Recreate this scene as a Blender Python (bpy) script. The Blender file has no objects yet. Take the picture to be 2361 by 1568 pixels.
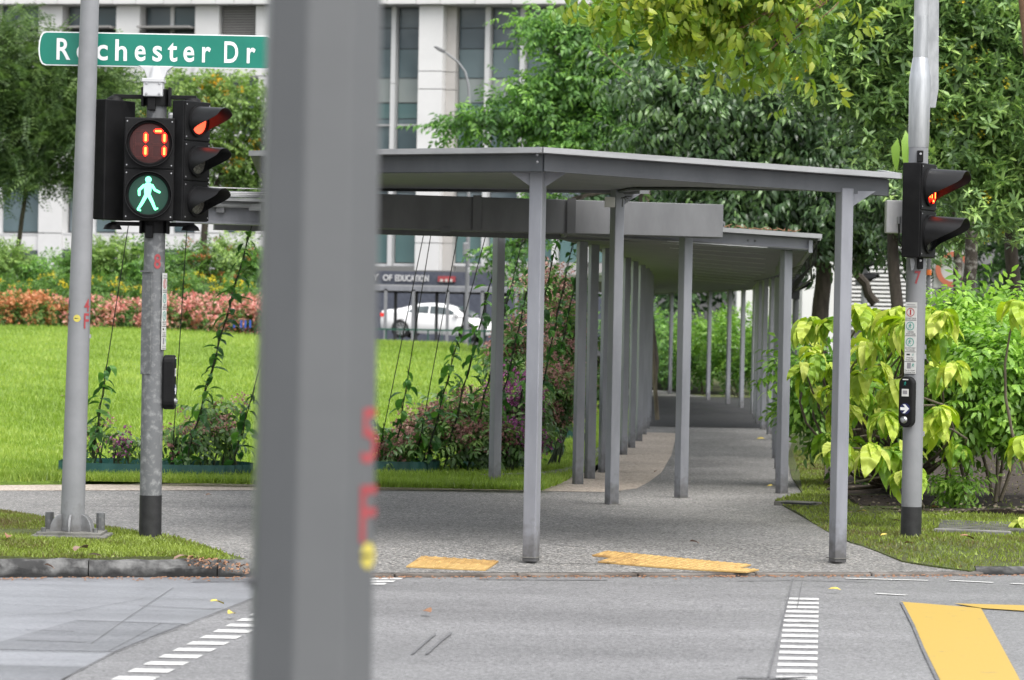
import bpy, bmesh, math, random
import numpy as np
from mathutils import Vector, Matrix
random.seed(7)
rng = np.random.default_rng(7)
R = math.radians
scene = bpy.context.scene
COL = scene.collection

# ---------------------------------------------------------------- camera
VW, VH, FPX = 2361.0, 1568.0, 7500.0          # measured frame of the photograph, focal length in its pixels
CAMZ, PITCH, ROLL = 1.77, 0.00573, R(1.1)
cam_data = bpy.data.cameras.new('camera')
cam_data.sensor_width = 36.0
cam_data.lens = FPX / VW * 36.0
cam_data.clip_start = 0.1
cam_data.clip_end = 5000.0
cam_data.dof.use_dof = True
cam_data.dof.focus_distance = 27.0
cam_data.dof.aperture_fstop = cam_data.lens / 1000.0 / 0.024
cam = bpy.data.objects.new('camera', cam_data)
COL.objects.link(cam)
CAMR = Matrix.Rotation(math.pi / 2 - PITCH, 3, 'X') @ Matrix.Rotation(ROLL, 3, 'Z')
cam.matrix_world = Matrix.Translation((0, 0, CAMZ)) @ CAMR.to_4x4()
scene.camera = cam

# ---------------------------------------------------------------- sky, sun, exposure
SUN_EL, SUN_AZ = R(60), R(146)                # azimuth clockwise from +Y (view direction)
world = bpy.data.worlds.new('World')
scene.world = world
world.use_nodes = True
wn = world.node_tree
wn.nodes.clear()
w_out = wn.nodes.new('ShaderNodeOutputWorld')
w_bg = wn.nodes.new('ShaderNodeBackground')
w_sky = wn.nodes.new('ShaderNodeTexSky')
w_sky.sky_type = 'NISHITA'
w_sky.sun_disc = False
w_sky.sun_elevation = SUN_EL
w_sky.sun_rotation = SUN_AZ
w_sky.air_density = 1.0
w_sky.dust_density = 4.0
w_hsv = wn.nodes.new('ShaderNodeHueSaturation')   # overcast: the cloud deck greys the blue
w_hsv.inputs['Saturation'].default_value = 0.22
w_bg.inputs['Strength'].default_value = 0.15
wn.links.new(w_sky.outputs[0], w_hsv.inputs['Color'])
wn.links.new(w_hsv.outputs[0], w_bg.inputs['Color'])
wn.links.new(w_bg.outputs[0], w_out.inputs['Surface'])
sun_data = bpy.data.lights.new('sun', 'SUN')
sun_data.energy = 0.85
sun_data.angle = R(50)
sun_data.color = (1.0, 0.965, 0.91)
sun = bpy.data.objects.new('sun', sun_data)
COL.objects.link(sun)
sd = Vector((math.sin(SUN_AZ) * math.cos(SUN_EL), math.cos(SUN_AZ) * math.cos(SUN_EL), math.sin(SUN_EL)))
sun.rotation_euler = (-sd).to_track_quat('-Z', 'Y').to_euler()
sun.location = sd * 60
scene.view_settings.view_transform = 'Standard'
scene.view_settings.look = 'None'
scene.view_settings.gamma = 1.0
scene.view_settings.exposure = 1.14
scene.render.engine = 'CYCLES'
scene.cycles.use_denoising = True
scene.cycles.max_bounces = 7
scene.cycles.transparent_max_bounces = 6
scene.cycles.sample_clamp_indirect = 6.0

# ---------------------------------------------------------------- measuring helpers
def ray(vx, vy):
    return CAMR @ Vector(((vx - VW / 2) / FPX, -(vy - VH / 2) / FPX, -1.0))
def AT(vx, vy, D):
    d = ray(vx, vy)
    t = D / d.y
    return Vector((d.x * t, D, CAMZ + d.z * t))
def G(vx, vy, z=0.0):
    d = ray(vx, vy)
    t = (z - CAMZ) / d.z
    return Vector((d.x * t, d.y * t, z))
def smooth(t):
    t = min(1.0, max(0.0, t))
    return t * t * (3 - 2 * t)
def kerb_y(x):
    return 24.1 + 0.28 * x
ROADZ = -0.12
def pave_z(x, y):
    return -0.09 * (1 - smooth((y - kerb_y(x)) / 1.9))
def GP(vx, vy):
    z = 0.0
    for _ in range(8):
        p = G(vx, vy, z)
        z = pave_z(p.x, p.y)
    return G(vx, vy, z)
def lawn_z(x, y):
    rise = 1.42 * smooth((y - 31.0) / 62.0) if y < 88 else 1.42 * smooth((88 - 31.0) / 62.0) - 0.045 * (y - 88)
    edge = 0.2 + 0.055 * (y - 35)
    rise *= 1 - .2 * smooth((x + 11) / 9)
    return 0.03 + max(rise, 0) * smooth((edge - x) / 4.5 + 0.05)

# ---------------------------------------------------------------- object helpers
WL = {}
def tag(o, label=None, cat=None, group=None, kind=None):
    if label: o['label'] = label
    if cat: o['category'] = cat
    if group: o['group'] = group
    if kind: o['kind'] = kind
    return o
def thing(name, loc, label, cat, group=None):
    o = bpy.data.objects.new(name, None)
    o.empty_display_size = 0.2
    o.location = loc
    COL.objects.link(o)
    WL[o.name] = Vector(loc)
    return tag(o, label, cat, group)
def link(name, me, parent=None, loc=None):
    o = bpy.data.objects.new(name, me)
    COL.objects.link(o)
    if parent is not None:
        o.parent = parent
        WL[o.name] = WL[parent.name].copy()
    else:
        WL[o.name] = Vector(loc) if loc is not None else Vector((0, 0, 0))
        if loc is not None: o.location = loc
    return o
def copy_tree(o, parent=None):
    c = o.copy()
    COL.objects.link(c)
    c.parent = parent
    WL[c.name] = WL.get(o.name, Vector((0, 0, 0))).copy()
    for ch in o.children:
        copy_tree(ch, c)
    return c

class MB:
    def __init__(s): s.v, s.f = [], []
    def add(s, vs, fs):
        n = len(s.v)
        s.v += [Vector(p) for p in vs]
        s.f += [tuple(i + n for i in f) for f in fs]
        return s
    def box(s, c, size, M=None):
        x, y, z = [q / 2 for q in size]
        vs = [Vector((a * x, b * y, d * z)) for d in (-1, 1) for a, b in ((-1, -1), (1, -1), (1, 1), (-1, 1))]
        c = Vector(c)
        vs = [(M @ (p + c)) if M is not None else p + c for p in vs]
        return s.add(vs, [(3, 2, 1, 0), (4, 5, 6, 7), (0, 1, 5, 4), (1, 2, 6, 5), (2, 3, 7, 6), (3, 0, 4, 7)])
    def hexa(s, a, b):          # two quads, bottom ring a, top ring b
        return s.add(list(a) + list(b), [(3, 2, 1, 0), (4, 5, 6, 7), (0, 1, 5, 4), (1, 2, 6, 5), (2, 3, 7, 6), (3, 0, 4, 7)])
    def beam(s, p, q, w, up, down):   # bar along pq, width w, from p.z-down to p.z+up
        p, q = Vector(p), Vector(q)
        d = (q - p); d.z = 0; d.normalize()
        n = Vector((-d.y, d.x, 0)) * (w / 2)
        ring = [p - n, q - n, q + n, p + n]
        return s.hexa([r - Vector((0, 0, down)) for r in ring], [r + Vector((0, 0, up)) for r in ring])
    def prism(s, poly, ext):
        poly = [Vector(p) for p in poly]; ext = Vector(ext); n = len(poly)
        fs = [tuple(range(n))[::-1], tuple(range(n, 2 * n))] + [(i, (i + 1) % n, (i + 1) % n + n, i + n) for i in range(n)]
        return s.add(poly + [p + ext for p in poly], fs)
    def tube(s, pts, rad, n=8, cap=True, rot=0.0):
        pts = [Vector(p) for p in pts]
        if not hasattr(rad, '__len__'): rad = [rad] * len(pts)
        vs = []
        prev = None
        for i, p in enumerate(pts):
            t = (pts[min(i + 1, len(pts) - 1)] - pts[max(i - 1, 0)])
            if t.length < 1e-9: t = Vector((0, 0, 1))
            t.normalize()
            if prev is None:
                a = Vector((1, 0, 0)) if abs(t.x) < 0.9 else Vector((0, 1, 0))
            else:
                a = prev
            x = (a - t * a.dot(t)).normalized(); prev = x
            y = t.cross(x)
            for k in range(n):
                an = rot + 2 * math.pi * k / n
                vs.append(p + (x * math.cos(an) + y * math.sin(an)) * rad[i])
        fs = []
        for i in range(len(pts) - 1):
            for k in range(n):
                fs.append((i * n + k, i * n + (k + 1) % n, (i + 1) * n + (k + 1) % n, (i + 1) * n + k))
        if cap:
            fs.append(tuple(range(n))[::-1]); fs.append(tuple(range((len(pts) - 1) * n, len(pts) * n)))
        return s.add(vs, fs)
    def disc(s, M, r, n=28, z=0.0, dome=0.0):
        vs = [M @ Vector((0, 0, z + dome))] + [M @ Vector((r * math.cos(2 * math.pi * k / n), r * math.sin(2 * math.pi * k / n), z)) for k in range(n)]
        return s.add(vs, [(0, 1 + k, 1 + (k + 1) % n) for k in range(n)])
    def lathe(s, M, prof, n=28):      # prof: (radius, z) list, about local z
        vs = []
        for r, z in prof:
            for k in range(n):
                vs.append(M @ Vector((r * math.cos(2 * math.pi * k / n), r * math.sin(2 * math.pi * k / n), z)))
        fs = []
        for i in range(len(prof) - 1):
            for k in range(n):
                fs.append((i * n + k, i * n + (k + 1) % n, (i + 1) * n + (k + 1) % n, (i + 1) * n + k))
        return s.add(vs, fs)
    def build(s, name, mat, parent=None, sm=False, bev=0.0, loc=None):
        me = bpy.data.meshes.new(name)
        off = WL[parent.name] if parent is not None else (Vector(loc) if loc is not None else Vector((0, 0, 0)))
        me.from_pydata([tuple(p - off) for p in s.v], [], s.f)
        bm = bmesh.new(); bm.from_mesh(me)
        bmesh.ops.recalc_face_normals(bm, faces=bm.faces)
        bm.to_mesh(me); bm.free()
        me.materials.append(mat)
        if sm:
            me.polygons.foreach_set('use_smooth', [True] * len(me.polygons))
            me.set_sharp_from_angle(angle=R(40))
        o = link(name, me, parent, loc)
        if bev:
            b = o.modifiers.new('bevel', 'BEVEL'); b.width = bev; b.segments = 2; b.limit_method = 'ANGLE'
        return o

_tc = {}
def text_geo(txt, bold=0.0, space=1.0):
    """flat glyph outline as triangles, normalised so that the cap box is measured (verts, faces, bounds)"""
    k = (txt, bold, space)
    if k in _tc: return _tc[k]
    cu = bpy.data.curves.new('glyph', 'FONT')
    cu.body = txt; cu.size = 1.0; cu.offset = bold; cu.space_character = space; cu.resolution_u = 4
    o = bpy.data.objects.new('glyph', cu); COL.objects.link(o)
    dg = bpy.context.evaluated_depsgraph_get()
    me = bpy.data.meshes.new_from_object(o.evaluated_get(dg))
    vs = [v.co.copy() for v in me.vertices]; fs = [tuple(p.vertices) for p in me.polygons]
    bpy.data.objects.remove(o); bpy.data.curves.remove(cu); bpy.data.meshes.remove(me)
    x0 = min(v.x for v in vs); x1 = max(v.x for v in vs); y0 = min(v.y for v in vs); y1 = max(v.y for v in vs)
    _tc[k] = (vs, fs, (x0, x1, y0, y1))
    return _tc[k]
def put_text(mb, txt, M, x0, x1, y0, y1, z=0.0, bold=0.0, space=1.0):
    vs, fs, b = text_geo(txt, bold, space)
    sx = (x1 - x0) / (b[1] - b[0]); sy = (y1 - y0) / (b[3] - b[2])
    mb.add([M @ Vector((x0 + (v.x - b[0]) * sx, y0 + (v.y - b[2]) * sy, z)) for v in vs], fs)
def face_cam(p, yaw=0.0):
    """local x = right, y = up, z = towards the viewer, turned by yaw to the right"""
    return Matrix.Translation(p) @ Matrix.Rotation(yaw, 4, 'Z') @ Matrix.Rotation(math.pi / 2, 4, 'X')

# ---------------------------------------------------------------- materials
def nodes_of(name):
    m = bpy.data.materials.new(name); m.use_nodes = True
    nt = m.node_tree
    return m, nt, nt.nodes['Principled BSDF'], nt.nodes, nt.links
def M_(name, c1, c2=None, scale=6.0, rough=0.6, metal=0.0, bump=0.0, bscale=None, spec=0.5, detail=5.0, lo=0.35, hi=0.65, stretch=None):
    m, nt, bs, N, L = nodes_of(name)
    bs.inputs['Roughness'].default_value = rough
    bs.inputs['Metallic'].default_value = metal
    bs.inputs['Specular IOR Level'].default_value = spec
    bs.inputs['Base Color'].default_value = (*c1, 1)
    tc = N.new('ShaderNodeTexCoord')
    src = tc.outputs['Object']
    if stretch:
        mp = N.new('ShaderNodeMapping'); mp.inputs['Scale'].default_value = stretch
        L.new(src, mp.inputs[0]); src = mp.outputs[0]
    if c2 is not None:
        nz = N.new('ShaderNodeTexNoise'); nz.inputs['Scale'].default_value = scale; nz.inputs['Detail'].default_value = detail
        nz.inputs['Roughness'].default_value = 0.62
        L.new(src, nz.inputs['Vector'])
        cr = N.new('ShaderNodeValToRGB')
        cr.color_ramp.elements[0].position = lo; cr.color_ramp.elements[0].color = (*c1, 1)
        cr.color_ramp.elements[1].position = hi; cr.color_ramp.elements[1].color = (*c2, 1)
        L.new(nz.outputs['Fac'], cr.inputs[0]); L.new(cr.outputs[0], bs.inputs['Base Color'])
    if bump:
        nb = N.new('ShaderNodeTexNoise'); nb.inputs['Scale'].default_value = bscale or scale * 4; nb.inputs['Detail'].default_value = 4
        L.new(src, nb.inputs['Vector'])
        bp = N.new('ShaderNodeBump'); bp.inputs['Strength'].default_value = bump; bp.inputs['Distance'].default_value = 0.01
        L.new(nb.outputs['Fac'], bp.inputs['Height']); L.new(bp.outputs[0], bs.inputs['Normal'])
    return m
def emit(name, col, strength):
    m, nt, bs, N, L = nodes_of(name)
    bs.inputs['Base Color'].default_value = (col[0] * .2, col[1] * .2, col[2] * .2, 1)
    bs.inputs['Emission Color'].default_value = (*col, 1)
    bs.inputs['Emission Strength'].default_value = strength
    return m
def aggregate(name, stops, scale=55.0, big=(0.75, 1.15), rough=0.75, bump=0.5, spec=0.4, streak=None, bigscale=0.45):
    """exposed-aggregate or asphalt: small stones, broad worn/damp patches"""
    m, nt, bs, N, L = nodes_of(name)
    tc = N.new('ShaderNodeTexCoord')
    vo = N.new('ShaderNodeTexVoronoi'); vo.inputs['Scale'].default_value = scale
    L.new(tc.outputs['Object'], vo.inputs['Vector'])
    sep = N.new('ShaderNodeSeparateColor'); L.new(vo.outputs['Color'], sep.inputs[0])
    cr = N.new('ShaderNodeValToRGB'); cr.color_ramp.interpolation = 'CONSTANT'
    el = cr.color_ramp.elements
    while len(el) < len(stops): el.new(0.5)
    for i, (p, c) in enumerate(stops):
        el[i].position = p; el[i].color = (*c, 1)
    L.new(sep.outputs[0], cr.inputs[0])
    nz = N.new('ShaderNodeTexNoise'); nz.inputs['Scale'].default_value = bigscale; nz.inputs['Detail'].default_value = 6; nz.inputs['Roughness'].default_value = .65
    if streak:
        mp = N.new('ShaderNodeMapping'); mp.inputs['Scale'].default_value = streak
        L.new(tc.outputs['Object'], mp.inputs[0]); L.new(mp.outputs[0], nz.inputs['Vector'])
    else: L.new(tc.outputs['Object'], nz.inputs['Vector'])
    mr = N.new('ShaderNodeMapRange'); mr.inputs['From Min'].default_value = .32; mr.inputs['From Max'].default_value = .68
    mr.inputs['To Min'].default_value = big[0]; mr.inputs['To Max'].default_value = big[1]
    L.new(nz.outputs['Fac'], mr.inputs[0])
    mx = N.new('ShaderNodeMix'); mx.data_type = 'RGBA'; mx.blend_type = 'MULTIPLY'; mx.inputs[0].default_value = 1
    L.new(cr.outputs[0], mx.inputs[6]); L.new(mr.outputs[0], mx.inputs[7])
    L.new(mx.outputs[2], bs.inputs['Base Color'])
    bp = N.new('ShaderNodeBump'); bp.inputs['Strength'].default_value = bump; bp.inputs['Distance'].default_value = .006
    L.new(vo.outputs['Distance'], bp.inputs['Height']); bp.invert = True
    L.new(bp.outputs[0], bs.inputs['Normal'])
    r2 = N.new('ShaderNodeMapRange'); r2.inputs['To Min'].default_value = rough - .12; r2.inputs['To Max'].default_value = rough + .1
    L.new(nz.outputs['Fac'], r2.inputs[0]); L.new(r2.outputs[0], bs.inputs['Roughness'])
    bs.inputs['Specular IOR Level'].default_value = spec
    return m
def leafmat(name, cols, trans=0.35, rough=0.45, spec=0.5, vein=False):
    m, nt, bs, N, L = nodes_of(name)
    at = N.new('ShaderNodeAttribute'); at.attribute_name = 'var'
    oi = N.new('ShaderNodeObjectInfo')
    ad = N.new('ShaderNodeMath'); ad.operation = 'ADD'; L.new(at.outputs['Fac'], ad.inputs[0])
    ml = N.new('ShaderNodeMath'); ml.operation = 'MULTIPLY'; ml.inputs[1].default_value = 0.0
    L.new(oi.outputs['Random'], ml.inputs[0]); L.new(ml.outputs[0], ad.inputs[1])
    if vein: ml.inputs[1].default_value = 1.0
    cr = N.new('ShaderNodeValToRGB'); el = cr.color_ramp.elements
    while len(el) < len(cols): el.new(0.5)
    for i, c in enumerate(cols):
        el[i].position = i / (len(cols) - 1); el[i].color = (*c, 1)
    L.new(ad.outputs[0], cr.inputs[0])
    col = cr.outputs[0]
    if vein:                      # raised pale midrib and side veins on the big leaves
        tc = N.new('ShaderNodeTexCoord')
        sx = N.new('ShaderNodeSeparateXYZ'); L.new(tc.outputs['Object'], sx.inputs[0])
        ab = N.new('ShaderNodeMath'); ab.operation = 'ABSOLUTE'; L.new(sx.outputs['Y'], ab.inputs[0])
        m1 = N.new('ShaderNodeMath'); m1.operation = 'MULTIPLY_ADD'; m1.inputs[1].default_value = -0.8
        L.new(ab.outputs[0], m1.inputs[0]); L.new(sx.outputs['X'], m1.inputs[2])
        si = N.new('ShaderNodeMath'); si.operation = 'MULTIPLY'; si.inputs[1].default_value = 62.0; L.new(m1.outputs[0], si.inputs[0])
        sn = N.new('ShaderNodeMath'); sn.operation = 'SINE'; L.new(si.outputs[0], sn.inputs[0])
        bp = N.new('ShaderNodeBump'); bp.inputs['Strength'].default_value = .55; bp.inputs['Distance'].default_value = .03
        L.new(sn.outputs[0], bp.inputs['Height']); L.new(bp.outputs[0], bs.inputs['Normal'])
    L.new(col, bs.inputs['Base Color'])
    bs.inputs['Roughness'].default_value = rough
    bs.inputs['Specular IOR Level'].default_value = spec
    tr = N.new('ShaderNodeBsdfTranslucent')
    hs = N.new('ShaderNodeHueSaturation'); hs.inputs['Saturation'].default_value = 1.1; hs.inputs['Value'].default_value = 1.25
    L.new(col, hs.inputs['Color']); L.new(hs.outputs[0], tr.inputs['Color'])
    mx = N.new('ShaderNodeMixShader'); mx.inputs[0].default_value = trans
    L.new(bs.outputs[0], mx.inputs[1]); L.new(tr.outputs[0], mx.inputs[2])
    L.new(mx.outputs[0], N['Material Output'].inputs['Surface'])
    return m

mt = dict(
    steel=M_('grey_painted_steel', (.185, .191, .212), (.24, .247, .27), 5, .5, bump=.06, bscale=60, stretch=(1, 1, .25)),
    steel2=M_('dark_and_shaded_grey_steel', (.12, .122, .128), (.155, .157, .163), 4, .55, bump=.06, bscale=50, stretch=(1, 1, .4)),
    steel_fascia=M_('shaded_fascia_grey', (.068, .073, .081), (.088, .094, .103), 4, .5, bump=.05, bscale=50, stretch=(1, 1, .4)),  # shade of the roof overhang put into the fascia colour
    steel_rail=M_('flashing_grey', (.26, .265, .27), (.33, .335, .34), 3, .45, stretch=(1, 1, 8)),
    pole=M_('pale_grey_pole_paint', (.2, .205, .214), (.235, .24, .25), 4, .55, bump=.06, bscale=70),
    post5=M_('dark_grey_post_paint', (.098, .102, .105), (.112, .116, .119), 2, .42, bump=.03, bscale=30),
    galv=M_('weathered_galvanised_paint', (.125, .13, .135), (.27, .275, .275), 22, .55, bump=.12, bscale=60, lo=.5, hi=.72),
    silver=M_('silver_coating', (.40, .41, .42), (.55, .56, .57), 9, .3, metal=.9, stretch=(3, 3, .3)),
    fin=M_('galvanised_plate', (.3, .31, .32), (.46, .47, .48), 9, .45, metal=.4, stretch=(1, 1, .4)),
    black=M_('black_housing', (.006, .006, .0065), (.010, .010, .0105), 8, .55, spec=.18, bump=.05, bscale=90),
    blackb=M_('black_base_paint', (.009, .009, .01), (.02, .02, .021), 15, .5, bump=.1),
    visor=M_('visor_plastic', (.009, .009, .0095), (.014, .014, .015), 6, .38, spec=.3),
    lens_off=M_('unlit_lens', (.13, .125, .11), (.05, .048, .042), 60, .25, stretch=(1, 1, 3), lo=.45, hi=.55),
    lens_dark=M_('dark_lens', (.012, .013, .013), None, rough=.25),
    red_on=emit('red_lens_lit', (1.0, .07, .03), 1.6),
    led_red=emit('red_led', (1.0, .014, .004), 3.2),
    led_green=emit('green_led', (.17, 1.0, .5), 1.5),
    led_core=emit('red_led_core', (1.0, .19, .03), 4.0),
    lens_green=emit('green_lens_scatter', (.004, .10, .06), .13),
    lens_red=emit('red_lens_scatter', (.10, .006, .004), .1),
    led_dim=M_('unlit_led', (.12, .03, .025), None, rough=.4),
    orange_on=emit('orange_lamp', (1.0, .3, .03), 3.0),
    white=M_('white_paint', (.48, .49, .5), (.55, .55, .56), 5, .45),
    grey_box=M_('cream_box', (.5, .49, .45), (.58, .57, .53), 8, .5),
    bolt=M_('zinc_bolt', (.4, .4, .41), None, rough=.4, metal=.7),
    sign_green=M_('sign_green', (.0, .165, .115), (.004, .185, .13), 4, .38),
    sign_white=M_('sign_white', (.78, .79, .8), None, rough=.4),
    red=M_('red_marking_paint', (.29, .04, .046), (.36, .06, .066), 30, .5),
    yellow_st=M_('yellow_sticker', (.50, .42, .07), (.56, .48, .1), 20, .5),
    ink=M_('print_black', (.02, .02, .02), None, rough=.6),
    ink_green=M_('print_green', (.01, .3, .24), None, rough=.6),
    ink_red=M_('print_red', (.45, .02, .02), None, rough=.6),
    ink_blue=M_('print_blue', (.01, .015, .09), None, rough=.5),
    ink_grey=M_('print_grey', (.25, .24, .26), None, rough=.6),
    stick=M_('sticker_white', (.62, .62, .6), (.7, .7, .68), 10, .5),
    bpanel=M_('building_white_panel', (.62, .615, .61), (.68, .675, .67), .6, .6),
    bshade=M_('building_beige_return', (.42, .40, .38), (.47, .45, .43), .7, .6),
    bframe=M_('window_frame_metal', (.55, .55, .55), None, rough=.4),
    bdark=M_('window_frame_dark', (.06, .062, .065), None, rough=.4),
    granite=M_('dark_blue_granite', (.055, .062, .085), (.08, .088, .115), 6, .5),
    granite2=M_('grey_stone_band', (.33, .325, .32), (.4, .39, .38), 2, .6),
    louvre=M_('louvre_grey', (.27, .26, .25), None, rough=.5),
    rubber=M_('tyre_rubber', (.012, .012, .012), None, rough=.8),
    car=M_('white_car_paint', (.8, .8, .8), None, rough=.22),
    chrome=M_('wheel_alloy', (.6, .6, .62), None, rough=.3, metal=.8),
    car_red=emit('tail_lamp_red', (.8, .03, .02), .5),
    fence=M_('fence_green', (.02, .10, .06), None, rough=.5),
    cable=M_('dark_cable', (.012, .014, .012), None, rough=.5),
    wire=M_('pale_wire', (.5, .5, .5), None, rough=.4),
    edging=M_('green_plastic_edging', (.012, .062, .058), (.022, .095, .088), 5, .42),
    kerb=M_('stained_concrete_kerb', (.012, .012, .012), (.10, .10, .098), 5.5, .8, bump=.5, bscale=25, lo=.38, hi=.6),
    kerb2=M_('grey_concrete_kerb', (.12, .12, .115), (.24, .235, .22), 4, .8, bump=.4, bscale=30),
    kerb_brown=M_('brown_stained_kerb', (.07, .055, .045), (.19, .175, .16), 5, .85, bump=.4, bscale=30, stretch=(.5, 2, 2)),
    slabm=M_('mossy_dark_slab', (.035, .036, .028), (.12, .12, .105), 7, .9, bump=.8, bscale=40),
    conc=M_('grey_concrete', (.085, .085, .075), (.19, .185, .17), 6, .8, bump=.4, bscale=40),
    soil=M_('dark_mulch', (.018, .013, .01), (.06, .042, .03), 14, .95, bump=1.0, bscale=35),
    mark_w=M_('white_road_paint', (.2, .2, .2), (.56, .56, .55), 14, .55, lo=.3, hi=.44, detail=8),
    mark_y=M_('yellow_road_paint', (.22, .18, .1), (.44, .295, .055), 7, .55, bump=.2, bscale=40, lo=.26, hi=.38, detail=9),
    tac=M_('yellow_tactile_tile', (.40, .25, .08), (.52, .345, .13), 7, .55),
    tac2=M_('worn_tactile_tile', (.30, .17, .055), (.50, .32, .11), 9, .6),
    crack=M_('tar_seam', (.09, .09, .094), (.17, .17, .175), 20, .7),
    board=M_('notice_board', (.36, .37, .35), (.42, .43, .41), 3, .6),
    rust=M_('rusty_ring', (.36, .10, .05), None, rough=.6),
    wall_w=M_('white_wall', (.6, .6, .59), (.66, .66, .65), .8, .6),
    orange=M_('orange_tape', (.7, .16, .02), None, rough=.6),
    dryleaf=M_('dry_leaf', (.16, .075, .035), (.30, .16, .09), 25, .7),
    dryleaf2=M_('pale_dry_leaf', (.19, .115, .085), (.27, .18, .14), 25, .7),
    yleaf=M_('yellow_leaf', (.52, .40, .06), (.62, .5, .12), 25, .6),
    bark=M_('dark_bark', (.03, .024, .018), (.085, .07, .055), 9, .9, bump=1.0, bscale=28, stretch=(1, 1, .25)),
    bark2=M_('pale_brown_bark', (.10, .08, .055), (.19, .16, .11), 12, .85, bump=.6, bscale=30, stretch=(1, 1, .3)),
    bark3=M_('reddish_twig', (.16, .085, .05), (.22, .13, .08), 12, .8),
    bark4=M_('lichen_bark', (.055, .045, .035), (.26, .25, .22), 11, .9, bump=1.0, bscale=30, lo=.5, hi=.62),
    vine=M_('vine_stem', (.018, .03, .012), (.035, .05, .02), 10, .7),
)
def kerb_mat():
    """weathered kerb: mottled top, darker towards its foot"""
    m = M_('dark_footed_kerb', (.03, .03, .03), (.15, .15, .147), 6, .85, bump=.6, bscale=25, lo=.4, hi=.62)
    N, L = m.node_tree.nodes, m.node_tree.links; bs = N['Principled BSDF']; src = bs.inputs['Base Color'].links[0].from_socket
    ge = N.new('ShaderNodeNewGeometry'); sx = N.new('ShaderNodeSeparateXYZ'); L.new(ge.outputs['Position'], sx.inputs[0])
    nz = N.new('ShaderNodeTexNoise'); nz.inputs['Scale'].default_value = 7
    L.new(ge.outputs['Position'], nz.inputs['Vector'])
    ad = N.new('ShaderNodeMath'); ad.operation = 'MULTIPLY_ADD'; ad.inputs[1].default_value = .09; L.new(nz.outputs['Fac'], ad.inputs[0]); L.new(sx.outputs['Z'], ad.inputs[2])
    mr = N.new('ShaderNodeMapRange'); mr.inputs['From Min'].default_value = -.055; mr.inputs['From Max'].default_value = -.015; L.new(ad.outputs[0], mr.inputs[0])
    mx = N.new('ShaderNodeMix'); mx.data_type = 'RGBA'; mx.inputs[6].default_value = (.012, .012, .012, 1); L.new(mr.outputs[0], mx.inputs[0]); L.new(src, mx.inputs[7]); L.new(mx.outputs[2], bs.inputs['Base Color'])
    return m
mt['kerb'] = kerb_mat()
def grime(m):
    """splashed dirt on the lowest hand's breadth and faint scuffs"""
    N, L = m.node_tree.nodes, m.node_tree.links; bs = N['Principled BSDF']; src = bs.inputs['Base Color'].links[0].from_socket
    ge = N.new('ShaderNodeNewGeometry'); sx = N.new('ShaderNodeSeparateXYZ'); L.new(ge.outputs['Position'], sx.inputs[0])
    nz = N.new('ShaderNodeTexNoise'); nz.inputs['Scale'].default_value = 16; nz.inputs['Detail'].default_value = 6; L.new(ge.outputs['Position'], nz.inputs['Vector'])
    ad = N.new('ShaderNodeMath'); ad.operation = 'MULTIPLY_ADD'; ad.inputs[1].default_value = -.5; L.new(nz.outputs['Fac'], ad.inputs[0]); L.new(sx.outputs['Z'], ad.inputs[2])
    mr = N.new('ShaderNodeMapRange'); mr.inputs['From Min'].default_value = -.28; mr.inputs['From Max'].default_value = .02; mr.inputs['To Min'].default_value = .75; mr.inputs['To Max'].default_value = 0; L.new(ad.outputs[0], mr.inputs[0])
    mx = N.new('ShaderNodeMix'); mx.data_type = 'RGBA'; mx.inputs[7].default_value = (.055, .05, .043, 1); L.new(mr.outputs[0], mx.inputs[0]); L.new(src, mx.inputs[6]); L.new(mx.outputs[2], bs.inputs['Base Color'])
for k_ in ('steel', 'pole', 'galv'): grime(mt[k_])
GR = lambda a: (a, a, a * 1.015)
mt['pave'] = aggregate('grey_exposed_aggregate', [(0, (.092, .09, .086)), (.16, (.15, .147, .141)), (.38, (.207, .203, .195)), (.62, (.268, .262, .251)), (.82, (.37, .36, .343)), (.95, (.45, .42, .38))], 66, (.68, 1.12), .72, .55, .4, bigscale=.42)
mt['beige'] = aggregate('beige_exposed_aggregate', [(0, (.36, .29, .235)), (.3, (.47, .395, .325)), (.6, (.56, .49, .41)), (.85, (.64, .575, .50))], 45, (.8, 1.08), .75, .4, .35, bigscale=.6)
mt['asphalt'] = aggregate('dark_asphalt', [(0, GR(.022)), (.4, GR(.032)), (.8, GR(.045))], 60, (.8, 1.15), .72, .4, .35)
mt['road'] = aggregate('worn_grey_asphalt', [(0, GR(.125)), (.2, GR(.175)), (.55, GR(.215)), (.85, GR(.265))], 75, (.72, 1.12), .6, .3, .5, streak=(.35, 1.3, 1), bigscale=.6)
mt['road2'] = aggregate('bluish_damp_sheen_asphalt', [(0, (.19, .196, .212)), (.3, (.22, .227, .245)), (.7, (.24, .247, .265))], 60, (.66, 1.1), .42, .15, .55, streak=(.25, 2.2, 1), bigscale=.8)  # damp asphalt, its bluish sheen put into the colour
mt['road3'] = aggregate('dark_patch_asphalt', [(0, (.13, .134, .145)), (.3, (.155, .16, .172)), (.7, (.175, .18, .192))], 60, (.62, 1.2), .42, .15, .5, streak=(.25, 2.2, 1), bigscale=.8)

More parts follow.
